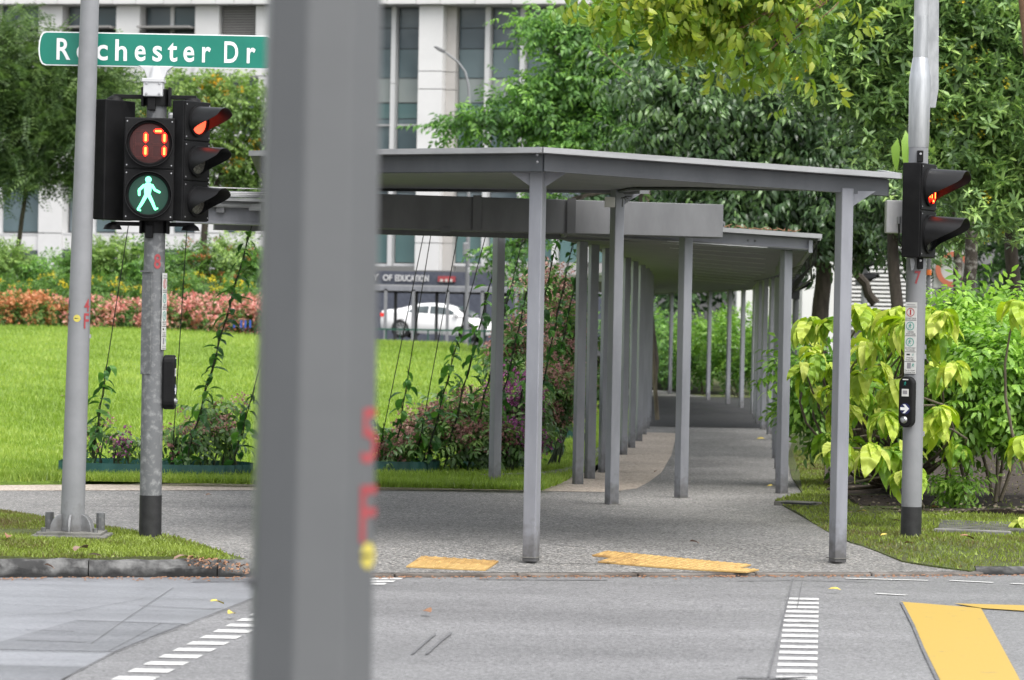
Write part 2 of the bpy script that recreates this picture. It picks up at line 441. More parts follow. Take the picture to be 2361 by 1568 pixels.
def glass(name, c1, c2, scale=.25, rough=.12):
    m, nt, bs, N, L = nodes_of(name)
    tc = N.new('ShaderNodeTexCoord'); nz = N.new('ShaderNodeTexNoise'); nz.inputs['Scale'].default_value = scale
    L.new(tc.outputs['Object'], nz.inputs['Vector'])
    cr = N.new('ShaderNodeValToRGB'); cr.color_ramp.elements[0].color = (*c1, 1); cr.color_ramp.elements[1].color = (*c2, 1)
    cr.color_ramp.elements[0].position = .4; cr.color_ramp.elements[1].position = .6
    L.new(nz.outputs['Fac'], cr.inputs[0]); L.new(cr.outputs[0], bs.inputs['Base Color'])
    bs.inputs['Roughness'].default_value = rough
    return m
mt['glass'] = glass('teal_tinted_glass', (.065, .10, .112), (.125, .17, .182), .3)  # paler colour stands in for reflections on the panes
mt['glass2'] = glass('grey_dark_glass', (.07, .095, .11), (.14, .17, .185), .4)  # reflections lightened into this glass colour too
mt['glass3'] = glass('pale_blind_glass', (.20, .24, .235), (.26, .29, .28), .3)
mt['carglass'] = glass('car_glass', (.05, .065, .07), (.09, .11, .115), 2, .08)
mt['blind'] = glass('teal_blind', (.09, .165, .165), (.12, .195, .19), .5, .4)
# ================================================================= GROUND
def struct(name, mb, mat, sm=False):
    return tag(mb.build(name, mat, None, sm), kind='structure')
def sheet(name, pts, mat, z=None, kind='structure', parent=None):
    mb = MB(); pts = [Vector(p) for p in pts]
    if z is not None:
        for p in pts: p.z = z
    mb.add(pts, [tuple(range(len(pts)))])
    o = mb.build(name, mat, parent)
    if kind and parent is None: o['kind'] = kind
    return o
def draped(name, pts, mat, zf, cuts, normal=(-.28, 1, 0), parent=None, skirt=.22):
    """a polygon on the ground, sliced into strips so that it follows the height zf(x, y)"""
    bm = bmesh.new()
    bm.faces.new([bm.verts.new((p.x, p.y, 0)) for p in pts])
    for c in cuts:
        bmesh.ops.bisect_plane(bm, geom=bm.verts[:] + bm.edges[:] + bm.faces[:], plane_co=(0, c, 0), plane_no=normal)
    for v in bm.verts: v.co.z = zf(v.co.x, v.co.y)
    bmesh.ops.recalc_face_normals(bm, faces=bm.faces)
    for f in bm.faces:
        if f.normal.z < 0: f.normal_flip()
    be = [e for e in bm.edges if e.is_boundary]
    r = bmesh.ops.extrude_edge_only(bm, edges=be)
    for q in r['geom']:
        if isinstance(q, bmesh.types.BMVert): q.co.z -= skirt
    me = bpy.data.meshes.new(name); bm.to_mesh(me); bm.free(); me.materials.append(mat)
    o = link(name, me, parent)
    if parent is None: o['kind'] = 'structure'
    return o

m, nt, bs, N, L = nodes_of('grassy_soil')
tc = N.new('ShaderNodeTexCoord')
n1 = N.new('ShaderNodeTexNoise'); n1.inputs['Scale'].default_value = 1.3; n1.inputs['Detail'].default_value = 8; n1.inputs['Roughness'].default_value = .7
L.new(tc.outputs['Object'], n1.inputs['Vector'])
cr = N.new('ShaderNodeValToRGB'); el = cr.color_ramp.elements
el[0].position = .3; el[0].color = (.05, .04, .022, 1); el[1].position = .7; el[1].color = (.085, .12, .025, 1)
e = el.new(.5); e.color = (.07, .085, .02, 1)
L.new(n1.outputs['Fac'], cr.inputs[0]); L.new(cr.outputs[0], bs.inputs['Base Color'])
bs.inputs['Roughness'].default_value = .95
bp = N.new('ShaderNodeBump'); bp.inputs['Distance'].default_value = .03; n2 = N.new('ShaderNodeTexNoise'); n2.inputs['Scale'].default_value = 40
L.new(tc.outputs['Object'], n2.inputs['Vector']); L.new(n2.outputs['Fac'], bp.inputs['Height']); L.new(bp.outputs[0], bs.inputs['Normal'])
mt['turf'] = m
m, nt, bs, N, L = nodes_of('lawn_base')
tc = N.new('ShaderNodeTexCoord')
n1 = N.new('ShaderNodeTexNoise'); n1.inputs['Scale'].default_value = .5; n1.inputs['Detail'].default_value = 10; n1.inputs['Roughness'].default_value = .7
L.new(tc.outputs['Object'], n1.inputs['Vector'])
cr = N.new('ShaderNodeValToRGB'); el = cr.color_ramp.elements
el[0].position = .35; el[0].color = (.13, .21, .02, 1); el[1].position = .65; el[1].color = (.20, .31, .035, 1)
L.new(n1.outputs['Fac'], cr.inputs[0]); L.new(cr.outputs[0], bs.inputs['Base Color']); bs.inputs['Roughness'].default_value = .9
bp = N.new('ShaderNodeBump'); bp.inputs['Distance'].default_value = .04; n2 = N.new('ShaderNodeTexNoise'); n2.inputs['Scale'].default_value = 25
L.new(tc.outputs['Object'], n2.inputs['Vector']); L.new(n2.outputs['Fac'], bp.inputs['Height']); L.new(bp.outputs[0], bs.inputs['Normal'])
mt['lawn'] = m

sheet('ground', [(-900, -200, -.3), (900, -200, -.3), (900, 3000, -.3), (-900, 3000, -.3)], mt['turf'])
# road with its markings
ky = kerb_y
road = sheet('road', [(-70, -30, ROADZ), (70, -30, ROADZ), (70, ky(70) + .05, ROADZ), (-70, ky(-70) + .05, ROADZ)], mt['road'])
Z1, Z2, Z3, Z4 = ROADZ + .003, ROADZ + .006, ROADZ + .004, ROADZ + .009
def onroad(px, z=ROADZ): return [G(x, y, z) for x, y in px]
dmp = onroad([(592, 1331), (592, 1374), (430, 1438), (260, 1503), (140, 1566)], Z1)
ext = dmp[-1] + (dmp[-1] - dmp[-2]) * 4
lf = Vector((-14, ky(-14) - .05, Z1))
sheet('road_patch', [dmp[0], dmp[1], dmp[2], dmp[3], dmp[4], ext, Vector((-14, ext.y, Z1)), lf], mt['road2'], parent=road)
sheet('road_patch', onroad([(175, 1429), (428, 1437), (340, 1471), (262, 1502), (0, 1497), (-60, 1497)], Z2), mt['road3'], parent=road)
sheet('road_patch', onroad([(-60, 1532), (190, 1538), (150, 1562), (60, 1640), (-60, 1640)], Z2), mt['road3'], parent=road)
sheet('road_patch', onroad([(470, 1334), (592, 1333), (592, 1341), (440, 1342)], Z2), mt['road3'], parent=road)
def strip(px, w, z=Z4):
    """a thin seam along image points, w metres wide"""
    pts = onroad(px, z); mb = MB()
    for a, b in zip(pts[:-1], pts[1:]):
        d = (b - a).normalized(); n = Vector((-d.y, d.x, 0)) * w / 2
        mb.add([a - n, b - n, b + n, a + n], [(0, 1, 2, 3)])
    return mb.build('tar_seam', mt['crack'], road)
strip([(950, 1507), (978, 1482), (1004, 1460)], .016); strip([(983, 1507), (1012, 1480), (1040, 1458)], .02)
strip([(592, 1375), (430, 1439), (260, 1504), (140, 1567)], .008)
strip([(400, 1354), (300, 1420), (210, 1484)], .005); strip([(320, 1396), (410, 1400), (497, 1404)], .02)
strip([(178, 1430), (425, 1438)], .014); strip([(0, 1498), (262, 1503)], .014); strip([(372, 1436), (250, 1501)], .005)
strip([(60, 1452), (170, 1455)], .012); strip([(40, 1475), (200, 1480)], .015); strip([(0, 1392), (180, 1398)], .008); strip([(0, 1420), (150, 1412), (330, 1380)], .006)
strip([(1700, 1560), (1800, 1563), (1860, 1561)], .05); strip([(1640, 1399), (1668, 1400)], .02); strip([(1100, 1392), (1130, 1393)], .02); strip([(1380, 1388), (1410, 1389)], .02); strip([(1850, 1340), (1838, 1400)], .006)
strip([(2078, 1388), (2105, 1440), (2130, 1500), (2166, 1575)], .02)
strip([(1828, 1335), (1800, 1450), (1770, 1568)], .012)
strip([(1100, 1334), (1400, 1336)], .05); strip([(1700, 1338), (1830, 1336), (2000, 1340)], .03)
# dashed crossing lines
def dashes(p0, p1, y_from, y_to, period, w, d):
    dr = (p1 - p0); n = 0
    k = math.ceil((y_from - p0.y) / (dr.y) * (dr.y / period))
    while True:
        y = p0.y + k * period
        if y > y_to: break
        if y >= y_from:
            x = p0.x + dr.x * (y - p0.y) / dr.y
            e = random.uniform(-.006, .006)
            mb = MB(); sk = dr.x / dr.y * d
            mb.add([(x - w / 2, y - d / 2 + e, Z3), (x + w / 2, y - d / 2 - e, Z3), (x + w / 2 + sk, y + d / 2, Z3), (x - w / 2 + sk, y + d / 2 + e, Z3)], [(0, 1, 2, 3)])
            mb.build('crossing_dash', mt['mark_w'], road)
        k += 1
a0, a1 = G(307.7, 1565, ROADZ), G(561.5, 1443, ROADZ)
dashes(a0, a1, 14.5, 23.4, .374, .215, .185)
for (x0_, x1_, y_) in ((840, 930, 1334), (840, 912, 1340), (835, 892, 1346)):
    q = onroad([(x0_, y_ + 2), (x1_ - 5, y_ + 2), (x1_, y_ - 2), (x0_ + 5, y_ - 2)], Z3)
    MB().add(q, [(0, 1, 2, 3)]).build('crossing_dash', mt['mark_w'], road)
b0, b1 = G(1833, 1564, ROADZ), G(1846, 1411, ROADZ)
dashes(b0, b1, 14.5, 22.9, .339, .222, .165)
yl = onroad([(2078, 1387), (2262, 1402), (2352, 1568), (2168, 1568)], Z3)
e1 = yl[2] + (yl[2] - yl[1]) * .8; e2 = yl[3] + (yl[3] - yl[0]) * .8
sheet('yellow_box_line', [yl[0], yl[1], yl[2], e1, e2, yl[3]], mt['mark_y'], parent=road)
sheet('yellow_box_line', onroad([(2264, 1402), (2420, 1412), (2420, 1397), (2200, 1391)], Z3 + .004), mt['mark_y'], parent=road)
for px in ([(1950, 1333), (2140, 1338)], [(2190, 1338), (2290, 1343)], [(2330, 1345), (2420, 1349)], [(2020, 1368), (2090, 1372)]):
    pts = onroad(px, Z2); mb = MB(); d = (pts[1] - pts[0]).normalized(); n = Vector((-d.y, d.x, 0)) * .035
    mb.add([pts[0] - n, pts[1] - n, pts[1] + n, pts[0] + n], [(0, 1, 2, 3)]).build('faded_white_line', mt['mark_w'], road)

# pavement: ramps down to the road at the crossing
def kl(x, o=0.0): return Vector((x, ky(x) + o, 0))
left_far = [G(-900, 1121), G(0, 1119), G(600, 1114), G(1060, 1114), G(1110, 1112), G(1240, 1106), G(1330, 1090)]
walk_l = [Vector((x, y, 0)) for x, y in ((1.0, 38.3), (1.4, 43.8), (1.8, 49), (2.2, 55), (2.45, 61), (2.4, 66), (2.0, 71), (1.0, 77), (-1, 85))]
walk_r = [Vector((x, y, 0)) for x, y in ((1.5, 92), (4.2, 86), (5.2, 77), (5.35, 70), (5.2, 65), (4.75, 58), (4.4, 50.6), (3.75, 44), (3.3, 38))]
right = [G(1852, 1142), G(1787, 1157), GP(1850, 1192), GP(1900, 1222), GP(1960, 1252), GP(2080, 1284), GP(2235, 1318)]
for p_ in right: p_.z = 0
xr = right[-1].x
pv = left_far + walk_l + walk_r + right + [kl(xr + .1, .1), kl(xr + .05), kl(-1.75)]
lv = [GP(575, 1282), GP(480, 1262), GP(400, 1246), GP(310, 1236), GP(200, 1214), GP(100, 1199), GP(0, 1181), GP(-900, 1100)]
lv[-1] = Vector((lv[-2].x - 9, lv[-2].y + 3.2, 0))
left_far[0] = Vector((lv[-1].x, 38, 0))
pv += lv
pave = draped('pavement', pv, mt['pave'], pave_z, list(np.arange(23.5, 27.2, .22)))
sheet('pale_path_edge', [G(-300, 1121), G(0, 1119.5), G(600, 1114.5), G(1060, 1114.5), G(1240, 1107), G(1333, 1091)] + walk_l[:3] + [Vector((2.05, 53, 0)), Vector((2.5, 53, 0)), G(1560, 1000), G(1548, 1050), G(1525, 1090), G(1496, 1112), G(1468, 1127), G(1400, 1135), G(1100, 1131), G(600, 1131), G(0, 1132), G(-300, 1134)], mt['beige'], .004)
sheet('asphalt_lane', [(2.0, 56, 0), (12, 57.5, 0), (12, 80, 0), (.6, 80, 0)], mt['asphalt'], .008)
for px in ([(1700, 1082), (1820, 1085)], [(1275, 1256), (1348, 1262)], [(1280, 1292), (1420, 1296)], [(60, 1166), (330, 1168)], [(380, 1169), (580, 1168)], [(1290, 1240), (1370, 1243)]):
    a, b = GP(*px[0]), GP(*px[1]); d = (b - a).normalized(); n = Vector((-d.y, d.x, 0)) * .012
    MB().add([q + Vector((0, 0, .005)) for q in (a - n, b - n, b + n, a + n)], [(0, 1, 2, 3)]).build('pavement_joint', mt['crack'], pave)

# lawn
mb = MB()
xs = np.linspace(-40, 3.2, 55); ys = np.concatenate([np.linspace(33.2, 60, 22), np.linspace(62, 100, 20)])
def lawn_left_edge(x):      # near rim of the lawn follows the back of the pavement
    a, b = G(0, 1119), G(600, 1114)
    return a.y + (b.y - a.y) * (x - a.x) / (b.x - a.x) - .06
ny, nx = len(ys), len(xs)
for j, y in enumerate(ys):
    for i, x in enumerate(xs):
        yy = lawn_left_edge(x) + (y - 33.2) * (100 - lawn_left_edge(x)) / (100 - 33.2)
        lim = np.interp(yy, [33, 35, 38.3, 43.8, 49, 55, 61, 66, 71, 77, 85, 101], [.2, .55, .95, 1.35, 1.75, 2.15, 2.4, 2.35, 1.95, .95, -1, -4])
        xx = -40 + (x + 40) * (lim + 40) / 43.2
        if j == 0: yy -= .45
        mb.v.append(Vector((xx, yy, -.1 if j == 0 else lawn_z(xx, yy))))
for j in range(ny - 1):
    for i in range(nx - 1):
        mb.f.append((j * nx + i, j * nx + i + 1, (j + 1) * nx + i + 1, (j + 1) * nx + i))
struct('lawn', mb, mt['lawn'], True)
sheet('forecourt', [(-80, 96, .8), (7, 96, .8), (7, 230, .8), (-80, 230, .8)], mt['asphalt'])

# verges
VERGE_L = [Vector((p.x, p.y, 0)) for p in lv[:-1]] + [kl(-9, .16), kl(-1.85, .16)]
def vl_z(x, y): return .02 + .015 * math.sin(x * 3 + y) * math.cos(y * 2.3) - .1 * (1 - smooth((-1.4 - x) / 1.3))
draped('grass_verge', VERGE_L[:6] + [VERGE_L[6], Vector((-9, 30, 0))] + VERGE_L[7:], mt['turf'], vl_z, list(np.arange(19, 31, .3)))
VERGE_R = [Vector((p.x, p.y, 0)) for p in right[::-1]] + [Vector((p.x + .0, p.y, 0)) for p in walk_r[::-1]][0:6] + [Vector((8, 66, 0)), Vector((40, 70, 0)), Vector((40, ky(40) + .12, 0)), kl(xr + .12, .12)]
def vr_z(x, y): return .012 + pave_z(x, y) + .015 * math.sin(x * 2.2 + y * .7) * math.cos(y * 1.3 - x) + .06 * smooth((x - 3.6) / 3)
draped('grass_verge', VERGE_R, mt['turf'], vr_z, list(np.arange(24, 70, .6)))
bed = [G(1905, 1060), G(1900, 1110), G(1935, 1150), G(1990, 1172), G(2080, 1182), G(2200, 1187), G(2361, 1196), Vector((9, 30.5, 0)), Vector((14, 33, 0)), Vector((14, 52, 0)), Vector((5.2, 52, 0)), Vector((4.6, 44, 0))]
draped('mulch_bed', bed, mt['soil'], lambda x, y: vr_z(x, y) + .03 + .03 * math.sin(x * 5) * math.sin(y * 3), list(np.arange(29, 53, .5)))

# kerbs: separate stones along the left verge and the right verge
def kerb_run(name, x0, x1, step, mat, top, wd=.15):
    root = None; x = x0; out = []
    k = thing(name, kl(x0), 'stained low concrete kerb under the ' + ('left grass verge by the damp road' if x1 < 0 else 'right grass verge'), 'kerb')
    while x < x1 - .01:
        e = min(x + step, x1)
        mb = MB(); ns = 9; jt = top + random.uniform(-.01, .006)
        for i in range(ns + 1):          # worn stone: ragged front arris and uneven top
            xx = x + .004 + (e - x - .008) * i / ns; w1, w2, w3 = (random.uniform(-.016, .012) for _ in range(3))
            mb.v += [kl(xx, .01) + Vector((0, 0, -.3)), kl(xx, .0 + w1 * .8) + Vector((0, 0, jt - .055 + w2)), kl(xx, .035 + w2) + Vector((0, 0, jt - .008 + w1)), kl(xx, .09 + w3 * .5) + Vector((0, 0, jt + .006 + w3 * .5)), kl(xx, wd) + Vector((0, 0, jt - .004)), kl(xx, wd) + Vector((0, 0, -.3))]
        for i in range(ns):
            a = i * 6; b = a + 6
            for q in range(6): mb.f.append((a + q, a + (q + 1) % 6, b + (q + 1) % 6, b + q))
        mb.f += [tuple(range(6)), tuple(range(ns * 6, ns * 6 + 6))[::-1]]
        mb.build('kerb_stone', mat, k, sm=True); x = e
    return k
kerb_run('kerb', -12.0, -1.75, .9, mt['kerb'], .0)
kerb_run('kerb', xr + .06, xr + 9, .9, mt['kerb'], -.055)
xk = list(np.arange(-1.74, xr + .1, .9)) + [xr + .1]
dk_ = thing('dropped_kerb', kl(-1.7), 'flush brown-stained kerb strip between the crossing and the pavement', 'kerb')
for a, b in zip(xk[:-1], xk[1:]):
    MB().beam(kl(a + .004, -.03), kl(b - .004, -.03), .12, -.092, .3).build('kerb_stone', mt['kerb_brown'], dk_, bev=.012)
# low path kerb that curls from the pavement along the walkway
kp = [G(1065, 1114), G(1110, 1111), G(1180, 1109), G(1250, 1106), G(1300, 1099), G(1340, 1085), G(1366, 1066), G(1386, 1046)] + [p + Vector((-.06, 0, 0)) for p in walk_l[1:3]]
k = thing('path_kerb', kp[0], 'thin curved concrete kerb edging the lawn beside the walkway posts', 'kerb')
for i, (a, b) in enumerate(zip(kp[:-1], kp[1:])):
    MB().beam(a, b, .11, .03 if i == 0 else .085, .02).build('kerb_stone', mt['kerb2'], k, bev=.012)

# tactile tiles
def tile(cx, cy, rz, mat, domes, par, s=.298):
    M = Matrix.Translation((cx, cy, 0)) @ Matrix.Rotation(rz, 4, 'Z')
    def put(x, y, h):
        p = M @ Vector((x, y, 0)); return Vector((p.x, p.y, pave_z(p.x, p.y) + h))
    h = s / 2; mb = MB()
    mb.hexa([put(-h, -h, .002), put(h, -h, .002), put(h, h, .002), put(-h, h, .002)], [put(-h, -h, .012), put(h, -h, .012), put(h, h, .012), put(-h, h, .012)])
    o = mb.build('tactile_tile', mat, par)
    b = MB(); o2 = None
    if domes:
        for i in range(5):
            for j in range(5):
                x, y = (i - 2) * .058, (j - 2) * .058
                ring = lambda r, z: [put(x + r * math.cos(a * math.pi / 3), y + r * math.sin(a * math.pi / 3), z) for a in range(6)]
                b.add(ring(.018, .012) + ring(.011, .018), [tuple(range(6, 12))] + [(a, (a + 1) % 6, (a + 1) % 6 + 6, a + 6) for a in range(6)])
    else:
        for i in range(4):
            x = (i - 1.5) * .073
            b = MB(); b.hexa([put(x - .018, -h + .01, .012), put(x + .018, -h + .01, .012), put(x + .018, h - .01, .012), put(x - .018, h - .01, .012)],
                   [put(x - .011, -h + .014, .018), put(x + .011, -h + .014, .018), put(x + .011, h - .014, .018), put(x - .011, h - .014, .018)]).build('rib', mat, o)
    if domes: b.build('dome', mat, o)['kind'] = 'stuff'
t0 = GP(1044, 1301)
tl = thing('tactile_paving', t0, 'small block of four worn ribbed yellow tactile tiles left of the front shelter post', 'tactile paving', 'tactile paving at the crossing')
for i in (0, 1):
    for j in (0, 1):
        v = Matrix.Rotation(-.16, 2) @ Vector(((i - .5) * .301, (j - .5) * .301))
        tile(t0.x + v.x, t0.y + v.y, -.16, mt['tac2'] if j else mt['tac'], False, tl)
t1 = GP(1562, 1300)
tr = thing('tactile_paving', t1, 'slanting patch of domed yellow tactile tiles right of the front shelter post', 'tactile paving', 'tactile paving at the crossing')
rows = [(-.02, .335, (-2, -1, 0)), (.05, .03, (-1, 0, 1)), (.12, -.275, (0, 1)), (.12, -.275, (-1,))]
rz = -.4
for ox, oy, ks in [(0, .15, (-1.85, -.85, .15, 1.15)), (0, -.15, (-1.3, -.3, .7, 1.7))]:
    for kx in ks:
        v = Matrix.Rotation(rz, 2) @ Vector((kx * .301 + ox, oy))
        tile(t1.x + v.x, t1.y + v.y, rz, mt['tac2'] if kx < -1 else mt['tac'], True, tr)

# drain slot, manhole slab
p = G(1835, 1160); dr = thing('drain_slot', p, 'dark drain slot in the paving beside the walkway post', 'drain')
MB().beam(G(1800, 1157, .03), G(1880, 1161, .03), .3, .01, .05).build('drain_cover', mt['conc'], dr)
MB().beam(G(1806, 1158, .05), G(1876, 1161.5, .05), .12, .003, .01).build('slot', mt['ink'], dr)
p = G(2280, 1212); mh = thing('manhole_slab', p, 'flat grey concrete slab set in the grass right of the signal pole', 'slab')
MB().beam(G(2165, 1210, .03), G(2380, 1216, .03), 1.2, .012, .1).build('slab', mt['slabm'], mh, bev=.01)
MB().beam(G(2155, 1222, .03), G(2330, 1229, .03), .1, .016, .1).build('slab_rim', mt['kerb2'], mh, bev=.01)

gr_mb = MB()
for _ in range(900):
    x = random.uniform(-7, xr + 3); y = ky(x) - abs(random.gauss(0, .12)) - .1; r_ = random.uniform(.006, .016)
    gr_mb.add([(x - r_, y, Z4), (x + r_ * .4, y - r_, Z4), (x + r_, y + r_ * .3, Z4 + .004), (x - r_ * .2, y + r_, Z4 + .006)], [(0, 1, 2, 3)])
tag(gr_mb.build('kerb_grit', mt['dryleaf']), 'fine grit and leaf crumbs in the gutter along the kerb', 'grit', kind='stuff')
# ================================================================= SHELTERS
def post(par, p, ztop, w=.1, yaw=R(28), mat='steel'):
    M = Matrix.Translation((p.x, p.y, 0)) @ Matrix.Rotation(yaw, 4, 'Z')
    z0 = p.z - .03
    o = MB().box((0, 0, (ztop + z0) / 2), (w, w, ztop - z0), M).build('post', mt[mat], par, bev=.008)
    MB().box((0, 0, p.z + .002), (w + .022, w + .022, .006), M).build('post_base', mt['conc'], o)
    return o
def bolt_row(par, pts, n, r=.011):
    for p in pts:
        M = Matrix.Translation(p) @ n.to_track_quat('Z', 'Y').to_matrix().to_4x4()
        MB().lathe(M, [(r, 0), (r, .008), (r * .5, .012), (0, .012)], 8).build('bolt', mt['steel2'], par)

# --- front canopy: a tall flat roof standing nearest the road
P1, P2, P3, P4 = GP(1224, 1285), GP(1931, 1287), G(1410, 1163), G(735, 1168)
cA = thing('shelter', P1, 'tall grey steel canopy nearest the road with pale roof edge', 'shelter')
def ztop(vx, vy, D): return AT(vx, vy, D)
rp = [ztop(1251, 343, 24.4), ztop(2072, 403, 25.4), AT(2030, 405, 27.6), AT(1478, 403, 31.0), AT(1440, 404, 32.2), AT(600, 390, 33.3), ztop(578, 351, 26.0)]
rp[2].z = 3.10; rp[3].z = 3.20; rp[4].z = 3.215; rp[5].z = 3.22
cen = sum((Vector(p) for p in rp), Vector()) / len(rp)
mb = MB(); n = len(rp)
top = [p.copy() for p in rp]; bot = [p - Vector((0, 0, .035)) for p in rp]
mb.add(top + [cen] + bot + [cen - Vector((0, 0, .035))], [(i, (i + 1) % n, n) for i in range(n)] + [((i + 1) % n + n + 1, i + n + 1, 2 * n + 1) for i in range(n)] + [(i, i + n + 1, (i + 1) % n + n + 1, (i + 1) % n) for i in range(n)])
roofA = mb.build('roof', mt['steel2'], cA)
def ins(p, d):
    q = Vector(p); v = (cen - q); v.z = 0; v.normalize(); return q + v * d
for i in range(n):
    a, b = rp[i], rp[(i + 1) % n]
    if i in (0, 6, 1):
        MB().beam(a + Vector((0, 0, .0)), b, .05, .012, .03).build('roof_flashing', mt['steel_rail'], roofA)
    A_, B_ = ins(a, .13), ins(b, .13)
    f = MB(); d = (B_ - A_).normalized(); nn = Vector((-d.y, d.x, 0))
    if i == 4:   # rear beam, hangs a little lower, chamfered end
        f.beam(A_, B_, .08, -.036, .16).build('rear_beam', mt['steel2'], cA)
        continue
    f.beam(A_, B_, .035, -.036, .162)
    f.beam(A_ + nn * .04 - Vector((0, 0, .150)), B_ + nn * .04 - Vector((0, 0, .150)), .09, 0, .012 + .001 * i)
    f.build('fascia_channel', mt['steel_fascia'], cA)
# purlins under the roof and soffit sheets
for k in range(1, 6):
    t = k / 6
    a = rp[0].lerp(rp[6], t); b = rp[1].lerp(rp[3], t) if k < 5 else rp[3].lerp(rp[4], .5)
    a = ins(a, .2); b = ins(b, .25)
    MB().beam(a - Vector((0, 0, .036)), b - Vector((0, 0, .036)), .07, 0, .05).build('purlin', mt['steel2'], roofA)
soff = MB(); q = [ins(p, .24) - Vector((0, 0, .135)) for p in rp]; qc = cen - Vector((0, 0, .13))
soff.add(q + [qc], [((i + 1) % n, i, n) for i in range(n)]).build('soffit', mt['steel2'], roofA)
nC = Vector((-.1, -1, 0)).normalized()
bolt_row(cA, [AT(1239, y, 24.42) for y in (357, 374)] + [AT(x, 362, 24.9) for x in (1166, 1192)] + [AT(x, 364, 25.6) for x in (893, 910)], nC)
post(cA, P1, 2.94, .105, R(-20)); post(cA, P2, 2.86, .105, R(25)); post(cA, P3, 3.09, .105, R(30)); post(cA, P4, 3.06, .105)
for P, zt, sgn in ((P1, 2.925, -1), (P1, 2.925, 1), (P2, 2.84, 1), (P3, 3.05, 1)):
    MB().prism([P + Vector((sgn * .05, -.012, zt - P.z)), P + Vector((sgn * .24, -.012, zt - P.z)), P + Vector((sgn * .05, -.012, zt - .13 - P.z))], (0, .024, 0)).build('gusset', mt['steel'], cA)
MB().beam(AT(1436, 447, 31.9), AT(1486, 447, 31.4), .1, .14, .0).build('beam_end', mt['steel2'], cA)
jb = AT(1406, 466, 31.6)
MB().box(jb, (.1, .07, .1)).build('junction_box', mt['grey_box'], cA, bev=.008)
tf = MB()
for _ in range(7):
    s0 = AT(1436, 456, 31.5); e0 = s0 + Vector((random.uniform(-.03, .09), random.uniform(-.05, .05), random.uniform(-.12, .02)))
    tf.tube([s0, s0.lerp(e0, .5) + Vector((0, 0, .01)), e0], .0035, 5)
tf.build('cable_ends', mt['cable'], cA)

# --- cross canopy: deep fascia beam running left to right behind the front canopy
Q1, Q2 = G(1570, 1148), G(1140, 1120)
cB = thing('shelter', Q1, 'low cross canopy with deep plain grey fascia beam behind the tall canopy', 'shelter')
BL, BR = AT(395, 500, 31.3), AT(1665, 545, 33.0)
BL.z = BR.z = 2.66
jn = BL.lerp(BR, .155)       # fascia changes where the gutter ends
fb = MB(); fb.beam(jn, BR, .05, .335, 0)
fb.beam(jn + Vector((0, .09, .0)), BR + Vector((-.03, .09, .0)), .14, .02, .006)
fb.build('fascia_beam', mt['steel2'], cB, bev=.006)  # darker steel paints in the shade of the tall canopy
lb = MB(); lb.beam(BL + Vector((0, .12, .03)), jn + Vector((0, .12, .03)), .04, .13, .0); lb.beam(BL + Vector((0, .2, 0)), jn + Vector((0, .2, 0)), .22, .028, 0)
lb.build('fascia_beam', mt['steel'], cB)
MB().tube([BL + Vector((0, .03, .185)), jn + Vector((-.04, .03, .185))], .028, 10).build('gutter_pipe', mt['steel_rail'], cB, sm=True)
MB().box(jn + Vector((-.05, .03, .17)), (.13, .09, .07)).build('gutter_joint', mt['steel_rail'], cB, bev=.006)
for kz, ky_ in ((.222, 0), (.262, .05), (.29, .1)):
    MB().beam(BL + Vector((0, .1 + ky_, kz)), jn + Vector((.6, .1 + ky_, kz)), .12, .03, 0).build('roof_sheet', mt['steel_rail'], cB)
for vx in (1083, 1303):
    t = (vx - 395) / (1665 - 395); p = BL.lerp(BR, t)
    MB().box(p + Vector((0, -.045, .175)), (.085, .04, .35)).build('splice_plate', mt['steel2'], cB)
MB().box(BL.lerp(BR, .485) + Vector((0, -.03, 0)), (.1, .05, .05)).build('splice_plate', mt['steel2'], cB)
back = Vector((.18, 2.5, 0))
mb = MB(); mb.hexa([p + Vector((0, 0, .20)) for p in (BL, BR + Vector((-.05, 0, 0)), BR + back, BL + back)], [p + Vector((0, 0, .24)) for p in (BL, BR + Vector((-.05, 0, 0)), BR + back, BL + back)])
mb.build('roof', mt['steel2'], cB)
MB().beam(BL + back, BR + back, .06, .24, 0).build('rear_beam', mt['steel2'], cB)
for k in range(6):
    p = BL.lerp(BR, (k + .5) / 6)
    MB().beam(p + Vector((0, .04, .2)), p + back + Vector((0, -.04, .2)), .08, 0, .09).build('cross_beam', mt['steel2'], cB)
post(cB, Q1, 2.66, .105, R(35)); post(cB, Q2, 2.68, .1, R(35)); post(cB, G(700, 1145), 2.66, .1)
for s in ((425, 443), (441, 444), (447, 448)):
    MB().tube([AT(430, s[0] + 5, 31.2), AT(640, s[1] - 6 if s[0] < 430 else s[1], 31.6)], .005, 5).build('stay_wire', mt['wire'], cB)

# --- long curving walkway roof
RX = [(2.89, 34.5), (3.12, 37.5), (3.35, 40.5), (3.58, 43.7), (3.84, 47), (4.12, 50.6), (4.25, 53.3), (4.33, 55.8), (4.46, 58.7), (4.67, 62), (4.87, 65.4), (4.96, 70), (4.88, 73.2), (4.64, 76.6), (4.32, 79.4), (4.03, 82.5), (3.6, 86)]
LX = [(.75, 35.6), (.91, 36.9), (1.11, 38.5), (1.32, 41), (1.53, 43.8), (1.73, 46.3), (1.94, 49), (2.13, 52), (2.30, 55), (2.46, 58), (2.58, 61), (2.63, 64), (2.58, 67), (2.38, 70), (2.0, 73), (1.55, 76), (1.0, 79)]
cC = thing('walkway_shelter', (1.8, 34.5, 0), 'long curving covered walkway with two rows of slim grey posts', 'walkway shelter')
for x, y in RX: post(cC, Vector((x, y, 0)), 2.58, .1 if y < 36 else .085, R(30) if y < 48 else R(15))
for x, y in LX[:11]: post(cC, Vector((x, y, 0)), 2.66, .085 if y > 40 else .1, R(20))
